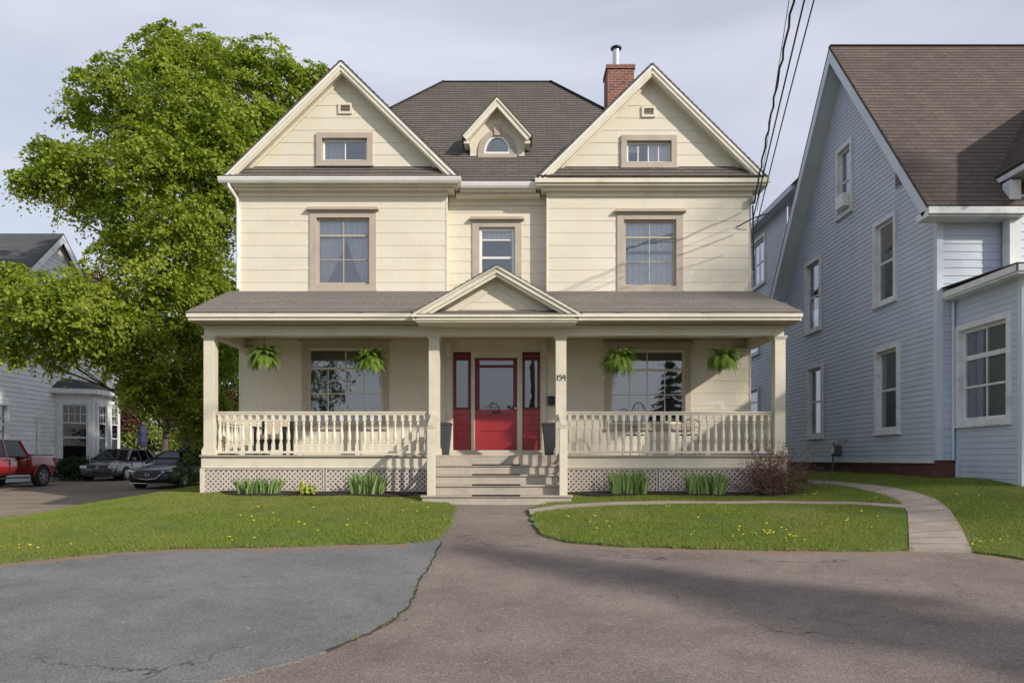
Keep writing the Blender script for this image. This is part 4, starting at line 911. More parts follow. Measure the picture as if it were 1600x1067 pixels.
# planters
for px, lb in ((693, 'tall charcoal planter left of the red front door'), (860, 'tall charcoal planter right of the red front door, under the mailbox')):
    Yp = 16.55; X = at(px, 0, Yp).x; t = thing('planter', lb, 'planter', (X, Yp, zf), group='tall planters by the front door'); zt_ = at(0, 661, Yp).z
    q = MB(); w0, w1 = .12, .19; zz = [(zf, w0), (zt_-.05, w1-.015), (zt_-.05, w1), (zt_, w1)]
    for (z0, a0), (z1, a1) in zip(zz[:-1], zz[1:]):
        if z1 > z0: q.hexa([(X-a0, Yp-a0, z0), (X+a0, Yp-a0, z0), (X+a0, Yp+a0, z0), (X-a0, Yp+a0, z0), (X-a1, Yp-a1, z1), (X+a1, Yp-a1, z1), (X+a1, Yp+a1, z1), (X-a1, Yp+a1, z1)])
    q.build('pot', M['plastic'], t, bevel=.01); bx('soil', M['mulch'], t, X-w1+.02, X+w1-.02, Yp-w1+.02, Yp+w1-.02, zt_+.0005, zt_+.008)
# porch chairs
X = at(426, 0, 16.1).x; Yc_ = 16.2
t = thing('porch_chair', 'black wooden armchair with cream cushions behind the left porch railing', 'chair', (X, Yc_, zf))
hb = at(0, 657, Yc_).z
for s in (-1, 1):
    xx = X+s*.31
    MB().box(xx-.035, xx+.035, Yc_-.30, Yc_-.24, zf, zf+.58).build('leg', M['black'], t); MB().box(xx-.035, xx+.035, Yc_+.22, Yc_+.29, zf, hb).build('leg', M['black'], t)
    MB().box(xx-.05, xx+.05, Yc_-.34, Yc_+.3, zf+.581, zf+.62).build('armrest', M['black'], t)
MB().box(X-.275, X+.275, Yc_-.3, Yc_+.22, zf+.28, zf+.34).box(X-.275, X+.275, Yc_-.3, Yc_-.26, zf+.12, zf+.279).build('seat', M['black'], t)
MB().box(X-.27, X+.27, Yc_+.24, Yc_+.28, zf+.36, hb-.03).build('backrest', M['black'], t)
MB().box(X-.26, X+.26, Yc_-.31, Yc_+.14, zf+.345, zf+.45).build('cushion', M['cushion'], t, bevel=.03); MB().box(X-.26, X+.26, Yc_+.13, Yc_+.235, zf+.455, zf+.80).build('cushion', M['cushion'], t, bevel=.03)
def bistro(X, Yc_, rz, label, back):
    t = thing('garden_chair', label, 'chair', (0, 0, 0), group='black wire chairs on the right of the porch'); r = .009
    for sx in (-1, 1):
        for sy in (-1, 1): MB().tube([(sx*.17, sy*.17, .44), (sx*.21, sy*.21, 0)], r, 6).build('leg', M['black'], t)
    s = MB(); s.tube([(.2*math.cos(a), .2*math.sin(a), .45) for a in [2*math.pi*k/16 for k in range(17)]], .011, 6)
    for k in range(-4, 5): hw = math.sqrt(.04-(k*.045)**2); s.box(k*.045-.012, k*.045+.012, -hw, hw, .444, .452)
    s.build('seat', M['black'], t)
    b = MB(); b.tube([(-.19, .17, .44)]+[(.20*-math.cos(a), .2, .70+(back-.70)*math.sin(a)) for a in [math.pi*k/12 for k in range(13)]]+[(.19, .17, .44)], .011, 6)
    for k in (-1, 0, 1): b.tube([(k*.08, .19, .45), (k*.09, .2, back-.04-abs(k)*.02)], .006, 5)
    b.tube([(-.2, .2, .62), (.2, .2, .62)], .007, 5); b.build('backrest', M['black'], t)
    t.location = (X, Yc_, zf); t.rotation_euler = (0, 0, rz); return t
bistro(at(992, 0, 16.3).x, 16.3, math.pi+.25, 'black wire chair with a high arched back under the right porch window', 1.16)
bistro(at(1075, 0, 16.2).x, 16.2, -.5, 'low black wire chair behind the railing at the right part of the porch', .80)

# ------------------------------------------------------------ bed plants
def iris(name, label, px0, px1, ytop, seed, Yb=14.8, n_=135):
    rs = np.random.default_rng(seed); xa, xb = at(px0, 0, Yb).x, at(px1, 0, Yb).x; cx_ = (xa+xb)/2; zg = H(cx_, Yb)+.06
    t = thing(name, label, 'plant', (cx_, Yb, zg), group='iris clumps in the mulch beds'); V = []; rn = []; hmx = at(0, ytop, Yb).z-zg
    for k in range(n_):
        bx_ = rs.uniform(xa, xb)*.92+cx_*.08; by = Yb+rs.normal()*.09; h = hmx*rs.uniform(.8, 1.15); lean = rs.normal(size=2)*.09+np.array([(bx_-cx_)*.16, 0]); w_ = rs.uniform(.012, .020); a = rs.uniform(-.9, .9)
        sd = np.array([math.cos(a), math.sin(a), 0])*w_; P = [np.array([bx_+lean[0]*q**1.6, by+lean[1]*q**1.6, zg+h*q]) for q in (0, .35, .7, 1)]; W4 = (.9, 1, .75, .08); c_ = rs.random()
        for j in range(3): V += [P[j]-sd*W4[j], P[j]+sd*W4[j], P[j+1]+sd*W4[j+1], P[j+1]-sd*W4[j+1]]; rn.append(c_)
    V = np.array(V); raw_mesh('leaves', V, np.arange(len(V)).reshape(-1, 4), L['iris'], np.array(rn), t)
iris('iris_plant', 'wide clump of upright iris leaves at the left end of the left mulch bed', 372, 440, 748, 1)
iris('iris_plant', 'iris clump between the yellow hosta and the front steps', 547, 601, 740, 2)
iris('iris_plant', 'iris clump just right of the front steps', 953, 1013, 736, 3)
iris('iris_plant', 'iris clump beside the purple barberry shrub', 1071, 1135, 738, 4)
p = gp(478, 777); t = thing('hosta_plant', 'small yellow-green variegated hosta between two iris clumps', 'plant', (p[0], 14.75, H(p[0], 14.75)+.06)); rs = np.random.default_rng(5); V = []; rn = []
for k in range(60):
    a = rs.uniform(0, 6.28); e = rs.uniform(.2, 1.2); b = np.array(t.location); d = np.array([math.cos(a)*math.cos(e), math.sin(a)*math.cos(e), math.sin(e)]); l_ = rs.uniform(.12, .3); s = np.array([-math.sin(a), math.cos(a), 0])*.035
    m0 = b+d*l_*.55; m1 = b+d*l_; m2 = m1+np.array([d[0], d[1], -.6])*.09; V += [b-s*.1, b+s*.1, m0+s*.3, m0-s*.3, m0-s*.3, m0+s*.3, m1+s, m1-s, m1-s, m1+s, m2+s*.1, m2-s*.1]; rn += [rs.random()]*3
V = np.array(V); raw_mesh('leaves', V, np.arange(len(V)).reshape(-1, 4), L['hosta'], np.array(rn), t)
# barberry
bp = (at(1203, 0, 14.6).x, 14.6); zg = H(*bp)+.02; t = thing('barberry_shrub', 'twiggy purple-brown barberry shrub at the right corner of the porch', 'shrub', (*bp, zg)); tw = MB(); cn = []; rs = np.random.default_rng(9)
for k in range(170):
    a = rs.uniform(0, 6.28); e = rs.uniform(.35, 1.45); l_ = rs.uniform(.5, 1.0)*(1.0+.35*math.sin(e)); p0 = np.array([bp[0]+rs.normal()*.12, bp[1]+rs.normal()*.1, zg]); d = np.array([math.cos(a)*math.cos(e), math.sin(a)*math.cos(e)*.7, math.sin(e)])
    pts = [p0]
    for j in range(5): d = d+rs.normal(size=3)*.16+np.array([0, 0, -.03]); d /= np.linalg.norm(d); pts.append(pts[-1]+d*l_/5)
    tw.tube(pts, [.007, .006, .005, .004, .003, .0015], 4)
    for j in range(1, 6):
        for q in range(6): cn.append(pts[j-1]+(pts[j]-pts[j-1])*rs.random()+rs.normal(size=3)*.035)
tw.build('twigs', M['twig'], t, recalc=False); cn = np.array(cn); leaves('foliage', cn, rs.normal(size=cn.shape)+np.array([0, -.2, .5]), .042, L['barb'], t)

# ------------------------------------------------------------ blue house
BX = 8.5; OV = 8.07; RY = 18.72; RZ = zr(10.5); EZ = zr(4.92); EY = 14.28; BYF = 14.7
bh = thing('house', 'pale blue clapboard house with a steep brown gable roof right of the cream house', 'house', (BX, BYF, ZC-.42))
fs = Fr((BX, 0, 0), (0, 1, 0), (0, 0, 1), (-1, 0, 0))
def bwin(px0, py0, px1, py1, X=BX):   # casing outer rect given by photo corners on the side wall (left=px0 far)
    y_far, y_near = yat(px0, X), yat(px1, X)
    zt_ = ZC+(HZ-py0)*y_near/F; zb_ = ZC+(HZ-py1)*y_near/F; return y_near, y_far, zb_, zt_
BW = [(1259, 397, 1284, 513), (1366, 328, 1402, 467), (1262, 566, 1287, 683), (1368, 534, 1407, 675), (1308, 214, 1333, 327), ]
BWv = []
for q in BW:
    yn, yf_ = yat(q[2], BX), yat(q[0], BX); zt_ = ZC+(HZ-q[1])*yn/F; zb_ = ZC+(HZ-q[3])*yn/F
    BWv.append((yn, yf_, zb_, zt_))
small = [(yat(1187, BX), yat(1160, BX), zr((HZ-648)*yat(1187, BX)/F), zr((HZ-603)*yat(1187, BX)/F)), (yat(1187, BX), yat(1160, BX), zr((HZ-552)*yat(1187, BX)/F), zr((HZ-520)*yat(1187, BX)/F)), (yat(1197, BX), yat(1172, BX), zr((HZ-440)*yat(1197, BX)/F), zr((HZ-362)*yat(1197, BX)/F))]
bwh = [(a+.1, b-.1, c_+.08, d_+(-.1)) for a, b, c_, d_ in BWv+small]
slope = (RZ-EZ)/(RY-EY); soff = .32
wb = MB(); zs = ZC-.01
sil = [(BYF, zs), (26.0+6, zs), (26.0+6, zr(7.9)), (RY+(RZ-soff-zr(7.9))/slope, zr(7.9)), (RY, RZ-soff), (BYF, RZ-soff-(RY-BYF)*slope)]
wb.lap(fs, [(BYF, zs), (RY*2-BYF, zs), (RY*2-BYF, sil[5][1]), (RY, RZ-soff), (BYF, sil[5][1])], bwh, .112, .011, zs)
wb.lap(fs, [(RY*2-BYF, zs), (32, zs), (32, zr(7.9)), (RY*2-BYF, zr(7.9))], bwh, .112, .011, zs)
wb.lap(fs, [(20.8, zr(5.5)), (22.73, zr(5.5)), (22.73, zr(7.9)), (20.8, zr(7.9))], (), .112, .011, zs, base=-.03)
wb.build('wall', M['blue'], bh)
wb = MB(); ff = front(BYF)
wb.lap(ff, [(BX, zs), (16, zs), (16, zr(4.75)), (BX, zr(4.75))], (), .16, .012, zs); wb.build('wall', M['blue'], bh)
sh = MB(); sh.box(BX+.05, 16, 31.9, 32, ZC-.5, zr(7.9)); sh.box(16, 16.1, BYF, 32, ZC-.5, zr(8)); sh.box(BX+.3, 16, BYF+.3, 31.8, zr(2.4), zr(2.5)); sh.build('wall', M['blue'], bh)
cbm = MB(); cbm.box(BX-.025, BX+.10, BYF-.025, BYF+.10, zs, zr(4.78)); cbm.build('corner_board', M['bluew'], bh)
MB().box(BX+.03, 16, BYF+.03, 32, ZC-.9, zs-.004).build('foundation', M['stone'], bh)
MB().box(BX-.03, BX+.03, BYF+.15, 32, zs-.06, zs-.001).build('sill_board', M['bwhite'], bh)
for i, q in enumerate(BWv):
    ww = window(bh, fs, q[0], q[1], q[2], q[3], .10, M['bwhite'], M['bwhite'], hcap=False, proud=.05, sw=.05, hm=[(.5, .05)], sill=True, curtain=[('s', .0, 1, 0 if i == 4 else .5, 1), ('s', 0, .3, 0, .5)] if i != 0 else [('s', 0, 1, .3, 1)])
    if i == 4:
        ac = MB().fb(fs, q[0]+.13, q[0]+.13+.46, q[2]+.14, q[2]+.47, -.07, .2).build('air_conditioner', M['white'], ww, bevel=.015)
for q in small: window(bh, fs, q[0], q[1], q[2], q[3], .10, M['bwhite'], M['bwhite'], hcap=False, proud=.05, hm=[(.5, .05)], vm=[(.5, 0, 1)] if q is small[2] else ())
# gable roof: ridge along X
g = MB()
for s in (-1, 1):     # -1 front slope, +1 rear
    yE = EY if s < 0 else 2*RY-EY; V = Vector((0, -s*(RY-EY), RZ-EZ)); ln = V.length; V.normalize(); N = Vector((0, s*(RZ-EZ), (RY-EY))).normalized(); f2 = Fr((0, yE, EZ), (1, 0, 0), V, N)
    g.lap(f2, [(OV, 0), (17, 0), (17, ln), (OV, ln)], (), .15, .007, 0, base=.01); g.ext(f2, [(OV, 0), (17, 0), (17, ln), (OV, ln)], -.05, .008)
g.bar((OV, RY, RZ+.01), (17, RY, RZ+.01), .14, .012); g.build('roof', M['roofb'], bh)
r = MB(); sf = MB()
lnr = math.hypot(RY-EY, RZ-EZ)
for s in (-1, 1):
    yE = EY if s < 0 else 2*RY-EY; V = Vector((0, -s*(RY-EY), RZ-EZ)).normalized(); N = Vector((0, s*(RZ-EZ), (RY-EY))).normalized(); E = Vector((0, yE, EZ))
    def P(nn, end, x): 
        q = Vector((x, RY, RZ-nn*lnr/(RY-EY))) if end else Vector((x, yE, EZ))-N*nn
        return q
    r.hexa([P(.052, 0, OV), P(.25, 0, OV), P(.25, 1, OV), P(.052, 1, OV), P(.052, 0, OV+.03), P(.25, 0, OV+.03), P(.25, 1, OV+.03), P(.052, 1, OV+.03)])
    sf.hexa([P(.19, 0, OV+.031), P(.21, 0, OV+.031), P(.21, 1, OV+.031), P(.19, 1, OV+.031), P(.19, 0, BX), P(.21, 0, BX), P(.21, 1, BX), P(.19, 1, BX)])
r.build('rake_board', M['bluew'], bh); sf.build('rake_soffit', M['bsoff'], bh)
MB().box(OV, 9.95, EY+.0, BYF, EZ-.20, EZ-.06).box(OV-.01, 9.95, EY-.06, EY, EZ-.16, EZ-.03).build('eave_board', M['bwhite'], bh); MB().box(OV, BX-.03, 2*RY-BYF-.2, 2*RY-EY, EZ-.25, EZ-.1).build('eave_board', M['bwhite'], bh)
vn = [yat(1415, BX), yat(1401, BX), zr((HZ-288)*yat(1408, BX)/F), zr((HZ-262)*yat(1408, BX)/F)]
v = MB().ext(fs, [(vn[0], vn[2]), (vn[1], vn[2]-.04), (vn[1], vn[3]+.18)], .005, .03).build('gable_vent', M['greyp'], bh)
sm_ = MB()
for k in range(5): sm_.fb(fs, vn[0]+.06+.03*k, vn[1]-.02, vn[2]+.02+k*.07, vn[2]+.05+k*.07, .03, .045)
sm_.build('slat', M['black'], v)
# rear wing roof (eave along Y)
wy0, wy1 = 20.6, 32.5; wz = zr(8.05)
g = MB(); V = Vector((4, 0, 3.2)).normalized(); N = Vector((-3.2, 0, 4)).normalized(); f2 = Fr((8.2, 0, wz), (0, 1, 0), V, N); g.lap(f2, [(wy0, 0), (wy1, 0), (wy1, 5.2), (wy0, 5.2)], (), .15, .014, 0, base=.01); g.ext(f2, [(wy0, 0), (wy1, 0), (wy1, 5.2), (wy0, 5.2)], -.05, .008); g.build('roof', M['roofb'], bh)
MB().box(8.16, 8.25, wy0+.9, wy1, wz-.17, wz-.03).box(8.26, BX+.02, wy0+.9, wy1, wz-.16, wz-.14).build('eave_board', M['bluew'], bh)
# front sunporch annex
AX = 8.86; AY = 12.78; fa = Fr((AX, 0, 0), (0, 1, 0), (0, 0, 1), (-1, 0, 0)); zgA = ZC-.47
azt = ZC+(HZ-470)*BYF/F
aw = [yat(1582, AX), yat(1496, AX), ZC+(HZ-659)*yat(1582, AX)/F, ZC+(HZ-485)*yat(1582, AX)/F]
a = MB(); a.lap(fa, [(AY, zgA), (BYF, zgA), (BYF, azt), (AY, azt)], [(aw[0]+.09, aw[1]-.09, aw[2]+.07, aw[3]-.09)], .112, .011, zs-.112*4)
a.lap(front(AY), [(AX, zgA), (13.5, zgA), (13.5, azt), (AX, azt)], (), .112, .011, zs-.112*4); a.build('wall', M['blue'], bh)
window(bh, fa, aw[0], aw[1], aw[2], aw[3], .11, M['bwhite'], M['bwhite'], hcap=False, proud=.05, sw=.05, vm=[(.5, 0, 1)], hm=[(.70, .09), (.36, .04)], curtain=[('s', 0, 1, 0, .66), ('s', 0, 1, .74, 1)])
bx('corner_board', M['bluew'], bh, AX-.02, AX+.09, AY-.02, AY+.09, zgA, azt); bx('corner_board', M['bluew'], bh, AX-.02, AX+.02, BYF-.09, BYF-.02, zgA, azt)
e = MB(); e.box(AX-.25, 13.5, AY-.25, BYF-.0, azt, azt+.14); e.box(AX-.28, 13.5, AY-.28, AY-.25, azt+.04, azt+.16); e.box(AX-.28, AX-.25, AY-.28, BYF, azt+.04, azt+.16); e.build('eave_board', M['bwhite'], bh, bevel=.006)
MB().prism([(AX-.29, AY-.29, azt+.161), (13.5, AY-.29, azt+.161), (13.5, BYF-.02, azt+.24), (AX-.29, BYF-.02, azt+.24)], [(AX-.29, AY-.29, azt+.18), (13.5, AY-.29, azt+.18), (13.5, BYF-.02, azt+.26), (AX-.29, BYF-.02, azt+.26)]).build('porch_roof', M['roofb'], bh)
MB().tube([(BX+.28, BYF-.05, azt), (BX+.28, BYF-.05, zs)], .03, 8).build('downspout', M['bluew'], bh)
# tower/dormer at right
tx = at(1578, 0, BYF-.3).x
MB().lap(front(14.45), [(tx+.22, zr(3.2)), (13, zr(3.2)), (13, zr(5.2)), (tx+.22, zr(5.2))], (), .16, .012, zs).lap(Fr((tx+.22, 0, 0), (0, 1, 0), (0, 0, 1), (-1, 0, 0)), [(14.45, zr(3.2)), (16.5, zr(3.2)), (16.5, zr(5.2)), (14.45, zr(5.2))], (), .16, .012, zs).build('wall', M['blue'], bh)
MB().box(tx, tx+.22, 14.40, 14.62, zr(3.2), EZ+.55).build('corner_board', M['bwhite'], bh)
dex, dez, drx, drz = 9.78, zr(5.70), 11.9, zr(8.1)
V = Vector((drx-dex, 0, drz-dez)); ln = V.length; V.normalize(); N = Vector((-(drz-dez), 0, drx-dex)).normalized(); f2 = Fr((dex, 0, dez), (0, 1, 0), V, N)
pd = [(13.35, 0), (15.1, 0), (17.2, ln), (13.35, ln)]
MB().lap(f2, pd, (), .15, .014, 0, base=.01).ext(f2, pd, -.06, .008).build('dormer_roof', M['roofb'], bh)
MB().face([(dex+.1, 13.6, dez), (13.8, 13.6, dez), (13.8, 13.6, drz-.3), (drx, 13.6, drz-.1)]).build('dormer_wall', M['roofb'], bh)
MB().box(dex-.02, dex+.03, 13.33, 15.1, dez-.16, dez-.06).build('eave_board', M['bwhite'], bh); MB().box(dex+.031, 10.6, 13.4, 15.0, dez-.13, dez-.10).build('soffit', M['bsoff'], bh)
# gas meter
gm = at(1307, 705, yat(1307, BX-.2)); t = thing('gas_meter', 'grey gas meter with pipes on the blue house foundation', 'gas meter', (gm.x, gm.y, H(gm.x, gm.y)))
MB().box(gm.x-.10, gm.x+.10, gm.y-.13, gm.y+.13, gm.z-.13, gm.z+.16).build('body', mat('dark_meter_case', (.07, .07, .075), .5, .1), t, bevel=.05); MB().lathe([(.1, -.11), (.1, -.10), (.02, -.095)], (gm.x, gm.y, gm.z+.03), 14, 'x').build('dial', M['white'], t)
q = MB(); q.tube([(gm.x, gm.y-.09, gm.z+.1), (gm.x, gm.y-.09, gm.z+.27), (gm.x+.15, gm.y-.2, gm.z+.27), (BX, gm.y-.2, gm.z+.27)], .02, 8); q.tube([(gm.x, gm.y+.09, gm.z+.1), (gm.x, gm.y+.09, gm.z+.24), (gm.x, gm.y+.22, gm.z+.2), (gm.x, gm.y+.22, H(gm.x, gm.y)-.05)], .02, 8); q.build('pipe', M['greyp'], t, smooth=True)

# ------------------------------------------------------------ white house on the left
WX = -21.0; WRY = 33.9; WRZ = zr(10.4); WEY = 28.5; WEZ = zr(5.4)
wh = thing('house', 'white clapboard house with a dark grey roof and bay window, half hidden behind the maple', 'house', (WX, 30, ZC-.9))
fz = Fr((WX, 0, 0), (0, 1, 0), (0, 0, 1), (1, 0, 0)); zg = ZC-.95
def yl(px, X=WX): return X*F/(px-800)
ww1 = (yl(-10), yl(14), zr((HZ-695)*29.5/F), zr((HZ-625)*29.5/F))
wy_ = MB(); sl_ = (WRZ-WEZ)/(WRY-WEY)
wy_.lap(fz, [(WEY+.3, zg), (2*WRY-WEY-.3, zg), (2*WRY-WEY-.3, WEZ), (WRY, WRZ-.3), (WEY+.3, WEZ)], [(ww1[0]+.12, ww1[1]-.12, ww1[2]+.1, ww1[3]-.12)], .20, .022, zg)
wy_.lap(front(WEY+.3), [(-32, zg), (WX, zg), (WX, WEZ), (-32, WEZ)], (), .20, .022, zg)
wy_.box(-32, WX-.1, 2*WRY-WEY-.4, 2*WRY-WEY-.3, zg, WEZ); wy_.box(-32, -31.9, WEY+.4, 2*WRY-WEY-.3, zg, WEZ); wy_.build('wall', M['wsiding'], wh)
window(wh, fz, *ww1, .14, M['bwhite'], M['bwhite'], hcap=False, hm=[(.5, .05)])
g = MB()
for s in (-1, 1):
    yE = WEY if s < 0 else 2*WRY-WEY; V = Vector((0, -s*(WRY-WEY), WRZ-WEZ)); ln = V.length; V.normalize(); N = Vector((0, s*(WRZ-WEZ), (WRY-WEY))).normalized(); f2 = Fr((0, yE, WEZ), (1, 0, 0), V, N)
    g.lap(f2, [(-32, 0), (WX+.35, 0), (WX+.35, ln), (-32, ln)], (), .16, .014, 0, base=.01); g.ext(f2, [(-32, 0), (WX+.35, 0), (WX+.35, ln), (-32, ln)], -.05, .008)
g.build('roof', M['roofg'], wh); r = MB(); lnr = math.hypot(WRY-WEY, WRZ-WEZ)
for s in (-1, 1):
    yE = WEY if s < 0 else 2*WRY-WEY; N = Vector((0, s*(WRZ-WEZ), (WRY-WEY))).normalized()
    def P(nn, end, x): return Vector((x, WRY, WRZ-nn*lnr/(WRY-WEY))) if end else Vector((x, yE, WEZ))-N*nn
    for x0, x1 in ((WX+.32, WX+.35), (WX+.015, WX+.04)): r.hexa([P(.052, 0, x0), P(.32, 0, x0), P(.32, 1, x0), P(.052, 1, x0), P(.052, 0, x1), P(.32, 0, x1), P(.32, 1, x1), P(.052, 1, x1)])
r.build('rake_board', M['bwhite'], wh)
# bay window (three faces, on the right-hand wall)
by0, by1 = yl(86), yl(150, -19.6); bd = 1.45; bzt = zr((HZ-615)*34/F); A_ = [(WX, by0), (WX+bd, by0+.55), (WX+bd, by0+2.9), (WX, by0+3.5)]
bayp = MB(); bayp.prism([(x, y, zg) for x, y in A_], [(x, y, bzt) for x, y in A_]); bay = bayp.build('bay', M['wsiding'], wh)
off = [(WX, by0-.35), (WX+bd+.3, by0+.35), (WX+bd+.3, by0+3.1), (WX, by0+3.9)]
MB().prism([(x, y, bzt+.001) for x, y in off], [(x, y, bzt+.22) for x, y in off]).build('cornice', M['bwhite'], bay)
top_ = [(WX, by0+.4), (WX+.3, by0+.9), (WX+.3, by0+2.6), (WX, by0+3.1)]
MB().prism([(x, y, bzt+.221) for x, y in off], [(x, y, bzt+.75) for x, y in top_]).build('roof', M['roofg'], bay)
def baywin(p, q, t0, t1):
    P0, Q0 = Vector((*p, 0)), Vector((*q, 0)); U = (Q0-P0).normalized(); ln = (Q0-P0).length; N = Vector((U.y, -U.x, 0)); fr = Fr(P0, U, (0, 0, 1), N)
    window(wh, fr, ln*t0, ln*t1, zg+.75, bzt-.35, .12, M['bwhite'], M['bwhite'], hcap=False, rec=-.055, proud=.09, hm=[(.42, .05), (.68, .05), (.84, .025)], vm=[(.25, .68, 1), (.5, .68, 1), (.75, .68, 1)], glass=M['carglass'], back=.01)
baywin(A_[0], A_[1], .1, .93); baywin(A_[1], A_[2], .08, .45); baywin(A_[1], A_[2], .55, .92)
MB().box(WX+.02, WX+.12, yl(58)-.06, yl(58)+.06, zg+.3, zr((HZ-648)*32.5/F)).box(WX+.121, WX+.5, yl(58)-.06, yl(58)+.06, zr((HZ-648)*32.5/F)-.1, zr((HZ-648)*32.5/F)).build('vent_pipe', M['white'], wh)

# ------------------------------------------------------------ vehicles
def loft(secs, name, m, par, smooth=True, sub=1):
    mb = MB(); n_ = len(secs[0])
    for s in secs: mb.v += [tuple(p) for p in s]
    for k in range(len(secs)-1):
        for j in range(n_-1): mb.f.append((k*n_+j, k*n_+j+1, (k+1)*n_+j+1, (k+1)*n_+j))
        mb.f.append((k*n_+n_-1, k*n_, (k+1)*n_, (k+1)*n_+n_-1))
    mb.f.append(tuple(range(n_))); mb.f.append(tuple(range(len(secs)*n_-1, (len(secs)-1)*n_-1, -1)))
    o = mb.build(name, m, par, smooth=smooth)
    if sub: s = o.modifiers.new('sub', 'SUBSURF'); s.levels = s.render_levels = sub
    return o
def sec(y, zb_, zt_, w, crown=.03, tuck=.9, sh=.93):
    h = zt_-zb_; half = [(w*tuck*.9, zb_), (w*.985, zb_+h*.18), (w, zb_+h*.5), (w*.975, zb_+h*.82), (w*sh, zt_-.01), (w*.55, zt_+crown*.7)]
    return [(x, y, z) for x, z in half]+[(0, y, zt_+crown)]+[(-x, y, z) for x, z in half[::-1]]
def wheel(par, x, y, r, wd=.22, spokes=5, rimm=None):
    s = 1 if x > 0 else -1; t = MB(); t.lathe([(r*.62, -wd/2), (r*.93, -wd/2), (r, -wd/2+.03), (r, wd/2-.03), (r*.93, wd/2), (r*.62, wd/2)], (x, y, r), 26, 'x')
    w_ = t.build('wheel', M['tyre'], par, smooth=False); rm = MB(); xo = wd/2*s; fr = Fr((x+xo, y, r), (0, 1, 0), (0, 0, 1), (s, 0, 0))
    rm.lathe([(r*.66, -.02), (r*.66, .0), (r*.60, .01), (r*.56, -.02)], (x+xo, y, r), 26, 'x'); rm.lathe([(r*.12, -.02), (r*.14, .0), (r*.08, .008)], (x+xo, y, r), 12, 'x')
    for k in range(spokes):
        a = 2*math.pi*k/spokes+.3; c_, sn = math.cos(a), math.sin(a); q = lambda rr, ww: (rr*c_-ww*sn, rr*sn+ww*c_)
        rm.ext(fr, [q(r*.1, -.04), q(r*.6, -.032), q(r*.6, .032), q(r*.1, .04)], -.015, .004)
    rm.build('rim', rimm or M['rim'], w_); return w_
def greenhouse(par, paint, yb0, yr0, yr1, yb1, zb_, zt_, wb_, wt, pillars, rear_z=None):
    rz_ = zb_ if rear_z is None else rear_z; g = MB()
    def ringp(f): pass
    B = [(wb_, yb0, zb_), (wb_, yb1, rz_), (-wb_, yb1, rz_), (-wb_, yb0, zb_)]; T = [(wt, yr0, zt_-.035), (wt, yr1, zt_-.035), (-wt, yr1, zt_-.035), (-wt, yr0, zt_-.035)]
    g.prism(B, T); gl = g.build('windows', M['carglass'], par)
    r = MB(); nS = 5
    secs = []
    for k in range(nS+1):
        t = k/nS; y = yr0+(yr1-yr0)*t; c_ = .045*math.sin(math.pi*(t*.8+.1)); secs.append([(wt+.012, y, zt_-.05), (wt*.93, y, zt_-.012+c_*.5), (0, y, zt_+c_*.6), (-wt*.93, y, zt_-.012+c_*.5), (-wt-.012, y, zt_-.05)])
    loft(secs, 'roof', paint, par, sub=0)
    for s in (1, -1):
        MB().bar((s*(wb_+.005), yb0, zb_), (s*(wt+.005), yr0, zt_-.04), .05, .06).build('pillar', paint, par); MB().bar((s*(wb_+.005), yb1, rz_), (s*(wt+.005), yr1, zt_-.04), .06, .10).build('pillar', paint, par)
        for y0, y1 in pillars: MB().bar((s*(wb_+.004), y0, zb_), (s*(wt+.004), y1, zt_-.04), .03, .07, (0, 1, 0)).build('pillar', paint, par)
    bx('cabin', M['dark'], par, -wb_*.8, wb_*.8, yb0+.35, yb1-.15, zb_-.05, zb_+.22)
def mirror(par, paint, x, y, z):
    for s in (1, -1): MB().box(*sorted((s*x, s*(x+.18))), y, y+.08, z, z+.13).build('side_mirror', paint, par, bevel=.03)
def arch(par, x, y, r):
    a = MB(); a.lathe([(r*1.14, -.008), (r*1.14, .006), (r*.9, .007)], (x, y, r+.01), 26, 'x'); a.build('wheel_arch', M['dark'], par)
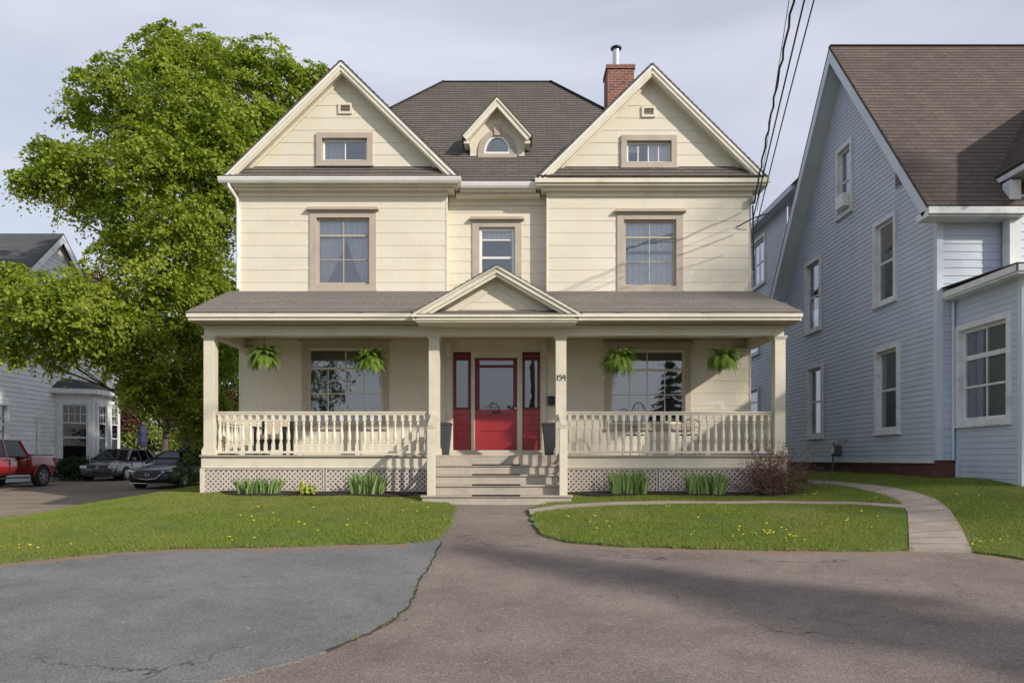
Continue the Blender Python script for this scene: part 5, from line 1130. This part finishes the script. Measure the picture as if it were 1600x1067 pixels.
# small hatchback
def hatch(loc, rz):
    t = thing('parked_car', 'small silver-grey hatchback parked by the hedge, facing the street', 'car', (0, 0, 0)); P = M['cargrey']; w = .865
    L_ = [(0, .25, .62, .70), (.06, .2, .70, .80), (.25, .18, .76, .85), (.7, .18, .84, w), (1.15, .18, .92, w), (1.5, .2, .94, w), (2.6, .2, .95, w), (3.5, .2, .95, w), (3.95, .22, .93, .84), (4.12, .26, .88, .78)]
    loft([sec(y, a, b, ww) for y, a, b, ww in L_], 'body', P, t)
    greenhouse(t, P, 1.05, 1.85, 3.55, 4.0, .93, 1.45, .80, .60, [(2.35, 2.4), (3.2, 3.15)], .98)
    for s in (1, -1):
        MB().box(*sorted((s*.46, s*.76)), -.015, .14, .56, .70).build('headlight', M['lamp'], t, bevel=.03); MB().box(*sorted((s*.62, s*.80)), 4.04, 4.14, .75, .95).build('tail_light', M['taillamp'], t, bevel=.02)
        for y in (.85, 3.37): arch(t, s*(w+.002), y, .31); wheel(t, s*(w-.08), y, .31, .2, 7)
    g = MB()
    for k in range(4): g.box(-.44, .44, -.012, .05, .575+k*.03, .588+k*.03)
    g.build('grille', M['black'], t); MB().box(-.55, .55, -.02, .06, .30, .36).box(-.75, .75, -.015, .06, .42, .435).build('bumper_vent', M['black'], t)
    em = MB(); em.tube([(.055*math.cos(a), -.02, .635+.055*math.sin(a)) for a in [2*math.pi*k/16 for k in range(17)]], .007, 5); em.tube([(-.035, -.02, .67), (-.012, -.02, .60), (0, -.02, .635), (.012, -.02, .60), (.035, -.02, .67)], .006, 5); em.build('emblem', M['chrome'], t)
    MB().box(-.16, .16, -.03, 0, .38, .41).build('plate_bracket', M['black'], t); mirror(t, P, .84, 1.35, .93)
    ds = MB()
    for s in (1, -1):
        for y in (1.35, 2.4): ds.box(*sorted((s*(w-.02), s*(w+.003))), y, y+.008, .35, .9)
    ds.build('door_seam', M['black'], t); t.location = loc; t.rotation_euler = (0, 0, rz)
# low dark hatch/sedan
def sedan(loc, rz):
    t = thing('parked_car', 'glossy black car with a wide chrome-edged grille, parked under the maple', 'car', (0, 0, 0)); P = M['carblack']; w = .9
    L_ = [(-.02, .26, .56, .60), (.06, .2, .66, .78), (.3, .17, .73, .87), (.8, .17, .82, w), (1.3, .17, .90, w), (1.7, .18, .94, w), (2.8, .2, .96, w), (3.7, .22, .98, w), (4.2, .25, .96, .86), (4.42, .3, .9, .78)]
    loft([sec(y, a, b, ww, .04) for y, a, b, ww in L_], 'body', P, t)
    greenhouse(t, P, 1.25, 2.15, 3.45, 4.15, .94, 1.44, .82, .58, [(2.65, 2.7)], 1.0)
    for s in (1, -1):
        MB().prism([(s*.44, -.02, .62), (s*.80, .10, .66), (s*.82, .14, .73), (s*.50, .0, .665)], [(s*.44, .1, .62), (s*.80, .25, .66), (s*.82, .3, .73), (s*.50, .15, .665)]).build('headlight', M['lamp'], t)
        MB().box(*sorted((s*.55, s*.82)), 4.28, 4.4, .78, .9).build('tail_light', M['taillamp'], t, bevel=.02)
        for y in (.95, 3.65): arch(t, s*(w+.002), y, .33); wheel(t, s*(w-.08), y, .33, .21, 10, M['rim'])
    gp_ = [(-.48, .64), (.48, .64), (.50, .52), (.34, .40), (0, .36), (-.34, .40), (-.50, .52)]
    MB().prism([(x, -.045, z) for x, z in gp_], [(x, .08, z) for x, z in gp_]).build('grille', M['black'], t)
    ch_ = MB(); ch_.tube([(.62, .02, .64), (.50, -.05, .54), (.34, -.05, .40), (0, -.055, .355), (-.34, -.05, .40), (-.50, -.05, .54), (-.62, .02, .64)], .016, 6); ch_.tube([(-.7, .0, .24), (0, -.05, .22), (.7, .0, .24)], .012, 5); ch_.build('chrome_trim', M['chrome'], t)
    em = MB(); em.tube([(.075*math.cos(a), -.055, .55+.055*math.sin(a)) for a in [2*math.pi*k/16 for k in range(17)]], .008, 5); em.tube([(-.07, -.055, .565), (-.03, -.055, .565), (0, -.055, .54), (.03, -.055, .565), (.07, -.055, .565)], .007, 5); em.build('emblem', M['chrome'], t)
    mirror(t, P, .87, 1.65, .95); t.location = loc; t.rotation_euler = (0, 0, rz)
def pickup(loc, rz):
    t = thing('pickup_truck', 'bright red crew-cab pickup truck cut off by the left edge of the picture', 'truck', (0, 0, 0)); P = M['carred']; w = .93
    L_ = [(0, .45, 1.0, .80), (.1, .42, 1.08, .88), (.6, .42, 1.14, w), (1.5, .42, 1.18, w), (2.4, .42, 1.2, w), (3.75, .42, 1.2, w)]
    loft([sec(y, a, b, ww, .03, .95, .95) for y, a, b, ww in L_], 'body', P, t)
    loft([sec(y, .48, 1.22, ww, -.01, .96, .97) for y, ww in ((3.80, w-.01), (3.86, w), (5.25, w), (5.36, w-.02))], 'cargo_bed', P, t, sub=0)
    MB().box(-.86, .86, 3.9, 5.3, 1.222, 1.25).build('bed_cover', M['black'], t, bevel=.01); MB().box(-.9, .9, 5.36, 5.5, .5, .66).build('rear_bumper', M['black'], t, bevel=.03)
    greenhouse(t, P, 1.35, 2.0, 3.45, 3.72, 1.18, 1.80, .84, .68, [(2.55, 2.58)])
    for s in (1, -1):
        for y in (.95, 4.45):
            arch(t, s*(w+.003), y, .40); wheel(t, s*(w-.08), y, .40, .27, 6, M['greyp'])
            fl_ = MB(); fl_.tube([(s*(w+.01), y+.5*math.cos(a), .40+.5*math.sin(a)) for a in [math.pi*k/14 for k in range(15)]], .035, 6); fl_.build('fender_flare', P, t, smooth=True)
        MB().box(*sorted((s*.84, s*.935)), 5.2, 5.37, .85, 1.15).build('tail_light', M['taillamp'], t, bevel=.02); MB().box(*sorted((s*.6, s*.9)), -.03, .12, .8, .98).build('headlight', M['lamp'], t, bevel=.03)
        for y in (2.5, 3.5): MB().box(*sorted((s*.93, s*.965)), y-.2, y, 1.03, 1.06).build('door_handle', P, t)
        MB().box(*sorted((s*.8, s*.98)), 1.6, 3.6, .36, .42).build('running_board', M['black'], t)
    ds = MB()
    for s in (1, -1):
        for y in (1.55, 2.62, 3.60): ds.box(*sorted((s*(w-.02), s*(w+.003))), y, y+.01, .5, 1.15)
    ds.build('door_seam', M['black'], t); mirror(t, P, .93, 1.75, 1.22); MB().box(-.015, .015, 2.2, 2.4, 1.83, 1.88).build('roof_antenna', M['black'], t)
    t.location = loc; t.rotation_euler = (0, 0, rz)
x, y = at(152, 0, 32.3).x, 32.3; hatch((x, y, H(x, y)-.02), R(2))
x, y = at(231, 0, 26.6).x, 26.6; sedan((x, y, H(x, y)-.02), R(-4))
x, y = -19.15, 24.1; pickup((x, y, H(x, y+3)-.02), R(0))

# ------------------------------------------------------------ background planting
def bush(name, label, cat, lobes, m, base, group=None, per_lobe=60, per_spray=16, spread=.12, leaf=.07, inner=.6, tr=.05):
    return tree(name, label, cat, base, lobes, m, tr, per_lobe, per_spray, spread, leaf, group=group, inner=inner)
hl = [(at(px, 0, 33).x, 33+dy, ZC-.9+.5+dz_, .5) for px, dy, dz_ in ((97, 0, 0), (106, .1, .1), (114, 0, .05), (122, .1, .1), (131, 0, 0))]
bush('hedge_shrub', 'clipped dark green hedge below the white house bay window', 'hedge', hl, L['hedge'], (hl[2][0], 33, ZC-.95), per_lobe=420, leaf=.09, inner=.6)
def one(px, py, r, Y): p = at(px, py, Y); return (p.x, p.y, p.z, r*Y/F)
tree('purple_tree', 'dark purple-leaved tree standing behind the white house', 'tree', (at(165, 0, 46).x, 46, .7), [one(150, 455, 42, 46), one(150, 425, 30, 46), one(128, 432, 22, 46), one(185, 470, 36, 47), one(125, 480, 30, 46), one(160, 520, 50, 46), one(210, 540, 45, 46), one(190, 600, 40, 46)], L['purple'], .3, 12, 26, .35, .24)
tree('purple_tree', 'low dark purple tree between the parked cars and the maple trunk', 'tree', (at(255, 0, 40).x, 40, .7), [one(215, 610, 34, 40), one(255, 605, 36, 40), one(300, 620, 34, 41), one(330, 650, 30, 41), one(200, 655, 22, 39), one(285, 650, 24, 40), one(360, 640, 36, 41), one(240, 575, 30, 41)], L['purple'], .28, 40, 28, .3, .2)
tree('lime_tree', 'small yellow-green tree glowing behind the grey hatchback', 'tree', (at(225, 0, 48).x, 48, .7), [one(205, 665, 26, 48), one(240, 670, 26, 49), one(275, 672, 25, 48), one(225, 640, 20, 49), one(262, 690, 25, 48), one(190, 690, 22, 48)], L['lime'], .14, 18, 22, .26, .18)
tree('dark_tree', 'tall dark green tree behind the maple', 'tree', (at(330, 0, 52).x, 52, .7), [one(330, 560, 60, 52), one(280, 620, 50, 53), one(345, 640, 50, 52), one(230, 600, 40, 54), one(390, 620, 50, 54), one(300, 690, 40, 53), one(350, 700, 40, 53), one(360, 480, 40, 52), one(365, 560, 40, 52), one(365, 650, 40, 52)], L['dark'], .4, 16, 30, .45, .3)
tree('dark_tree', 'broad dark tree far behind the white house', 'tree', (at(120, 0, 60).x, 60, .7), [one(100, 600, 60, 60), one(180, 660, 50, 60), one(230, 690, 40, 60), one(50, 640, 60, 60), one(150, 700, 30, 58)], L['dark'], .4, 15, 28, .5, .34)
p = at(293, 735, 22.5); tree('evergreen_shrub', 'dark green shrub beside the porch, brushing the black car', 'shrub', (p.x, 22.5, H(p.x, 22.5)), [one(290, 725, 18, 22.5), one(305, 715, 18, 23), one(300, 745, 18, 22.3), one(283, 745, 12, 22.2), one(312, 740, 16, 22.4)], L['dark'], .06, 120, 18, .14, .09, inner=.5)
pu = at(223, 0, 38.3); t = thing('parasol', 'closed dark blue garden parasol beyond the parked cars', 'parasol', (pu.x, 38.3, H(pu.x, 38.3))); zt_ = at(0, 662, 38.3).z
MB().tube([(pu.x, 38.3, H(pu.x, 38.3)), (pu.x, 38.3, zt_+.1)], .03, 8).build('pole', M['greyp'], t); MB().lathe([(.16, at(0, 697, 38.3).z), (.24, at(0, 690, 38.3).z), (.20, at(0, 680, 38.3).z), (.22, at(0, 676, 38.3).z), (.12, at(0, 668, 38.3).z), (.03, zt_)], (pu.x, 38.3, 0), 9).build('canopy', M['navy'], t)

# ------------------------------------------------------------ trees and pole behind the camera (shadow and reflections)
def spruce(name, label, bx_, by_, h, r0, z0=2.0, n_lay=20, base=-.2):
    lob = []; t = thing(name, label, 'tree', (bx_, by_, base)); mb = MB(); mb.tube([(bx_, by_, base), (bx_, by_, base+h)], [.22, .03], 8); cn = []
    for k in range(n_lay):
        q = k/(n_lay-1); z = base+z0+(h-z0)*q; rr = r0*(1-q)**.85+.15; nb = int(9+rr*4)
        for j in range(nb):
            a = random.uniform(0, 6.28); l_ = rr*random.uniform(.65, 1.15); pts = [Vector((bx_, by_, z)), Vector((bx_+math.cos(a)*l_*.5, by_+math.sin(a)*l_*.5, z-.05*l_)), Vector((bx_+math.cos(a)*l_, by_+math.sin(a)*l_, z-.22*l_))]
            mb.tube(pts, [.03, .02, .006], 4)
            for s in np.linspace(.15, 1, max(3, int(l_*9))):
                c_ = pts[0].lerp(pts[1], s*2) if s < .5 else pts[1].lerp(pts[2], s*2-1); cn.append(np.array(c_)+rng.normal(size=(14, 3))*np.array([.16, .16, .07])*(1.15-.4*s))
    mb.build('trunk', M['bark'], t, recalc=False); cn = np.concatenate(cn); leaves('crown', cn, rng.normal(size=cn.shape)+np.array([0, 0, .6]), .2, L['needle'], t, aspect=.35)
spruce('spruce_tree', 'dark spruce standing out of frame to the right, casting its shadow over the pavement', 17.5, -5.2, 12.5, 3.5, 1.5)
spruce('spruce_tree', 'smaller dark spruce behind the camera, mirrored in the right porch window', 10.6, -15, 8.0, 2.3, .8, 16)
lob = [(34.7+random.uniform(-3, 3), -8+random.uniform(-3, 3), ZC+random.uniform(16.5, 24), random.uniform(.8, 1.5)) for _ in range(17)]
tree('poplar_tree', 'tall thin-leaved tree far out of frame to the right, dappling the cream house', 'tree', (34.7, -8, -.2), lob, L['dark'], .3, 9, 20, .3, .26)
def poleb():
    x, y = 1.1, -5.0; t = thing('utility_pole', 'weathered wooden utility pole across the pavement, seen only in reflections', 'utility pole', (x, y, -.2))
    MB().tube([(x, y, -.3), (x, y, 10.6)], [.15, .11], 12).build('pole', M['wood'], t, smooth=True); MB().box(x-1.1, x+1.1, y-.06, y+.06, 9.9, 10.05).build('crossarm', M['wood'], t)
    for k in (-1, -.4, .4, 1): MB().lathe([(.03, 10.05), (.045, 10.1), (.03, 10.17)], (x+k*.95, y, 0), 8).build('insulator', M['greyp'], t)
poleb()
def cable(label, A, px, B, r, wav=0, my=11):
    A = Vector(A); Mx = at(px, 0, my); Bv = Vector(B); pts = []
    # quadratic through A, the point seen at the top of the frame, and B
    tA = 0; tm = (A.y-my)/(A.y-Bv.y); c2 = (Mx-A-(Bv-A)*tm)/(tm*(tm-1))
    N_ = 90
    for k in range(N_+1):
        q = k/N_; p = A+(Bv-A)*q+c2*q*(q-1); 
        if wav: p += Vector((math.sin(k*2.4)*wav, 0, math.cos(k*2.4)*wav))
        pts.append(p)
    o = MB().tube(pts, r, 6).build('overhead_cable', M['wire'], smooth=True); tag(o, label, 'cable', 'overhead cables running to the cream house')
kx = at(1178, 318, YW-.2)
cable('thick twisted overhead cable, leftmost of the bundle reaching the roof corner', kx, 1240, (.4, -5, 10.0), .018, .016)
cable('smooth black overhead cable in the middle of the bundle', at(1176, 345, YW-.3), 1257, (1.0, -5, 10.1), .0135)
cable('black overhead cable, rightmost of the bundle against the sky', at(1180, 362, YW-.5), 1272, (1.6, -5, 10.1), .011)
cable('hair-thin overhead wire left of the thick twisted cable', at(1183, 330, YW-.3), 1233, (.1, -5, 10.0), .006)
for k, (bx_, by_, hh_, rr_) in enumerate(((-18, -27, 12, 5.2), (-2, -40, 6.5, 4.2), (30, -38, 8, 5))):
    lob = [(bx_+random.uniform(-rr_, rr_)*.7, by_+random.uniform(-2, 2), hh_*random.uniform(.45, .95), rr_*random.uniform(.35, .55)) for _ in range(9)]
    tree('street_tree', ['round green tree across the street behind the camera, left of the pole', 'low green tree straight across the street behind the camera', 'broad green tree across the street at the far right behind the camera'][k], 'tree', (bx_, by_, -.2), lob, L['dark'], .3, 6, 22, .45, .32)

# ------------------------------------------------------------ grass and dandelions
def inside(P, poly):
    x, y = P[:, 0], P[:, 1]; r = np.zeros(len(P), bool); n_ = len(poly)
    for i in range(n_):
        x0, y0 = poly[i]; x1, y1 = poly[(i+1) % n_]; c_ = ((y0 > y) != (y1 > y)) & (x < (x1-x0)*(y-y0)/(y1-y0+1e-12)+x0); r ^= c_
    return r
def grass(poly, dens, excl, lim):
    dens *= 1.35; P0 = np.array(poly); lo = np.maximum(P0.min(0)-.16, lim[:2]); hi = np.minimum(P0.max(0)+.16, lim[2:]); n_ = int((hi-lo).prod()*dens); P = lo+rng.random((n_, 2))*(hi-lo); k = inside(P+rng.normal(size=P.shape)*.055, poly)
    for e in excl: k &= ~inside(P, e)
    vis = np.abs(P[:, 0]) < P[:, 1]*.74+.3; P = P[k & vis]
    n_ = len(P); z = Hn(P[:, 0], P[:, 1])+.03
    pat = np.sin(P[:, 0]*2.1+np.sin(P[:, 1]*1.7)*1.3)*np.sin(P[:, 1]*2.6+np.cos(P[:, 0]*1.3)); h = (.030+.014*pat)*rng.uniform(.5, 1.5, n_)
    a = rng.uniform(0, 6.283, n_); w_ = rng.uniform(.004, .008, n_); s = np.stack([np.cos(a)*w_, np.sin(a)*w_, np.zeros(n_)], 1); ln_ = rng.normal(size=(n_, 2))*.45
    b = np.stack([P[:, 0], P[:, 1], z], 1); tip = b+np.stack([ln_[:, 0]*h, ln_[:, 1]*h, h], 1)
    V = np.stack([b-s, b+s, tip], 1).reshape(-1, 3); o = raw_mesh('grass', V, np.arange(n_*3).reshape(-1, 3), L['grass'], np.clip(rng.random(n_)*.7+pat*.15+.15, 0, 1), None, per=3)
    tag(o, cat='grass', kind='stuff'); return o
TP = np.array(tuft); nT = len(TP); zT = Hn(TP[:, 0], TP[:, 1])+.015; hT = rng.uniform(.01, .035, nT); aT = rng.uniform(0, 6.28, nT); sT = np.stack([np.cos(aT)*.004, np.sin(aT)*.004, aT*0], 1); bT = np.stack([TP[:, 0], TP[:, 1], zT], 1)
o = raw_mesh('weeds', np.stack([bT-sT, bT+sT, bT+np.stack([rng.normal(size=nT)*.012, rng.normal(size=nT)*.012, hT], 1)], 1).reshape(-1, 3), np.arange(nT*3).reshape(-1, 3), L['grass'], rng.random(nT), None, per=3)
tag(o, 'tufts of weeds growing in the seam between grey and brown asphalt', 'weeds', kind='stuff')
o = grass(lawnL, 3600, [bedL], (-13, 8, 0, 19)); o['label'] = 'short mown grass on the left front lawn'
o = grass(lawnR, 3600, [bedR, strip], (.4, 9, 8, 17.5)); o['label'] = 'mown grass between the front steps and the side footpath'
o = grass(lawnF, 3000, [], (5, 9, 11, 22)); o['label'] = 'grass between the side footpath and the blue house'
dl = MB(); dl.tube([(0, 0, 0), (.005, 0, .05)], .003, 4); st_ = None
root = thing('dandelion', 'tiny yellow dandelion flower in the lawn', 'flower', (0, 0, 0), group='dandelions scattered over the lawns')
dl.build('stem', M['stem'], root); MB().lathe([(.004, .048), (.018, .052), (.022, .058), (.016, .066), (.004, .07)], (0, 0, 0), 9).build('flower_head', M['yellow'], root)
spots = []
for px, py, n_, sx, sy in ((420, 812, 9, 60, 12), (540, 828, 7, 60, 10), (60, 862, 6, 50, 6), (650, 800, 5, 40, 12), (940, 822, 7, 60, 12), (1180, 835, 16, 80, 14), (1240, 845, 8, 30, 8), (1080, 795, 4, 90, 3), (1350, 825, 5, 40, 15), (1545, 850, 8, 40, 10), (1490, 785, 4, 60, 14), (1300, 775, 4, 60, 4), (330, 845, 5, 80, 8)):
    for _ in range(n_):
        q = (px+random.gauss(0, sx*.5), py+random.gauss(0, sy*.5))
        g_ = gp(*q); P_ = np.array([g_])
        if any(inside(P_, pl)[0] for pl in (lawnL, lawnR, lawnF)) and not inside(P_, strip)[0]: spots.append(g_)
for k, (x, y) in enumerate(spots):
    q_ = np.array([(x, y)]); lb_ = 'tiny yellow dandelion in the left front lawn' if inside(q_, lawnL)[0] else ('tiny yellow dandelion in the lawn between the steps and the side footpath' if inside(q_, lawnR)[0] else 'tiny yellow dandelion in the grass by the blue house')
    s = root if k == 0 else dup(root); s['label'] = lb_; s['group'] = 'dandelions in the ' + ('left lawn' if 'left' in lb_ else 'middle lawn' if 'steps' in lb_ else 'right lawn'); s.location = (x, y, H(x, y)+.03); s.rotation_euler = (0, 0, random.uniform(0, 6)); sc_ = random.uniform(.5, .95); s.scale = (sc_,)*3
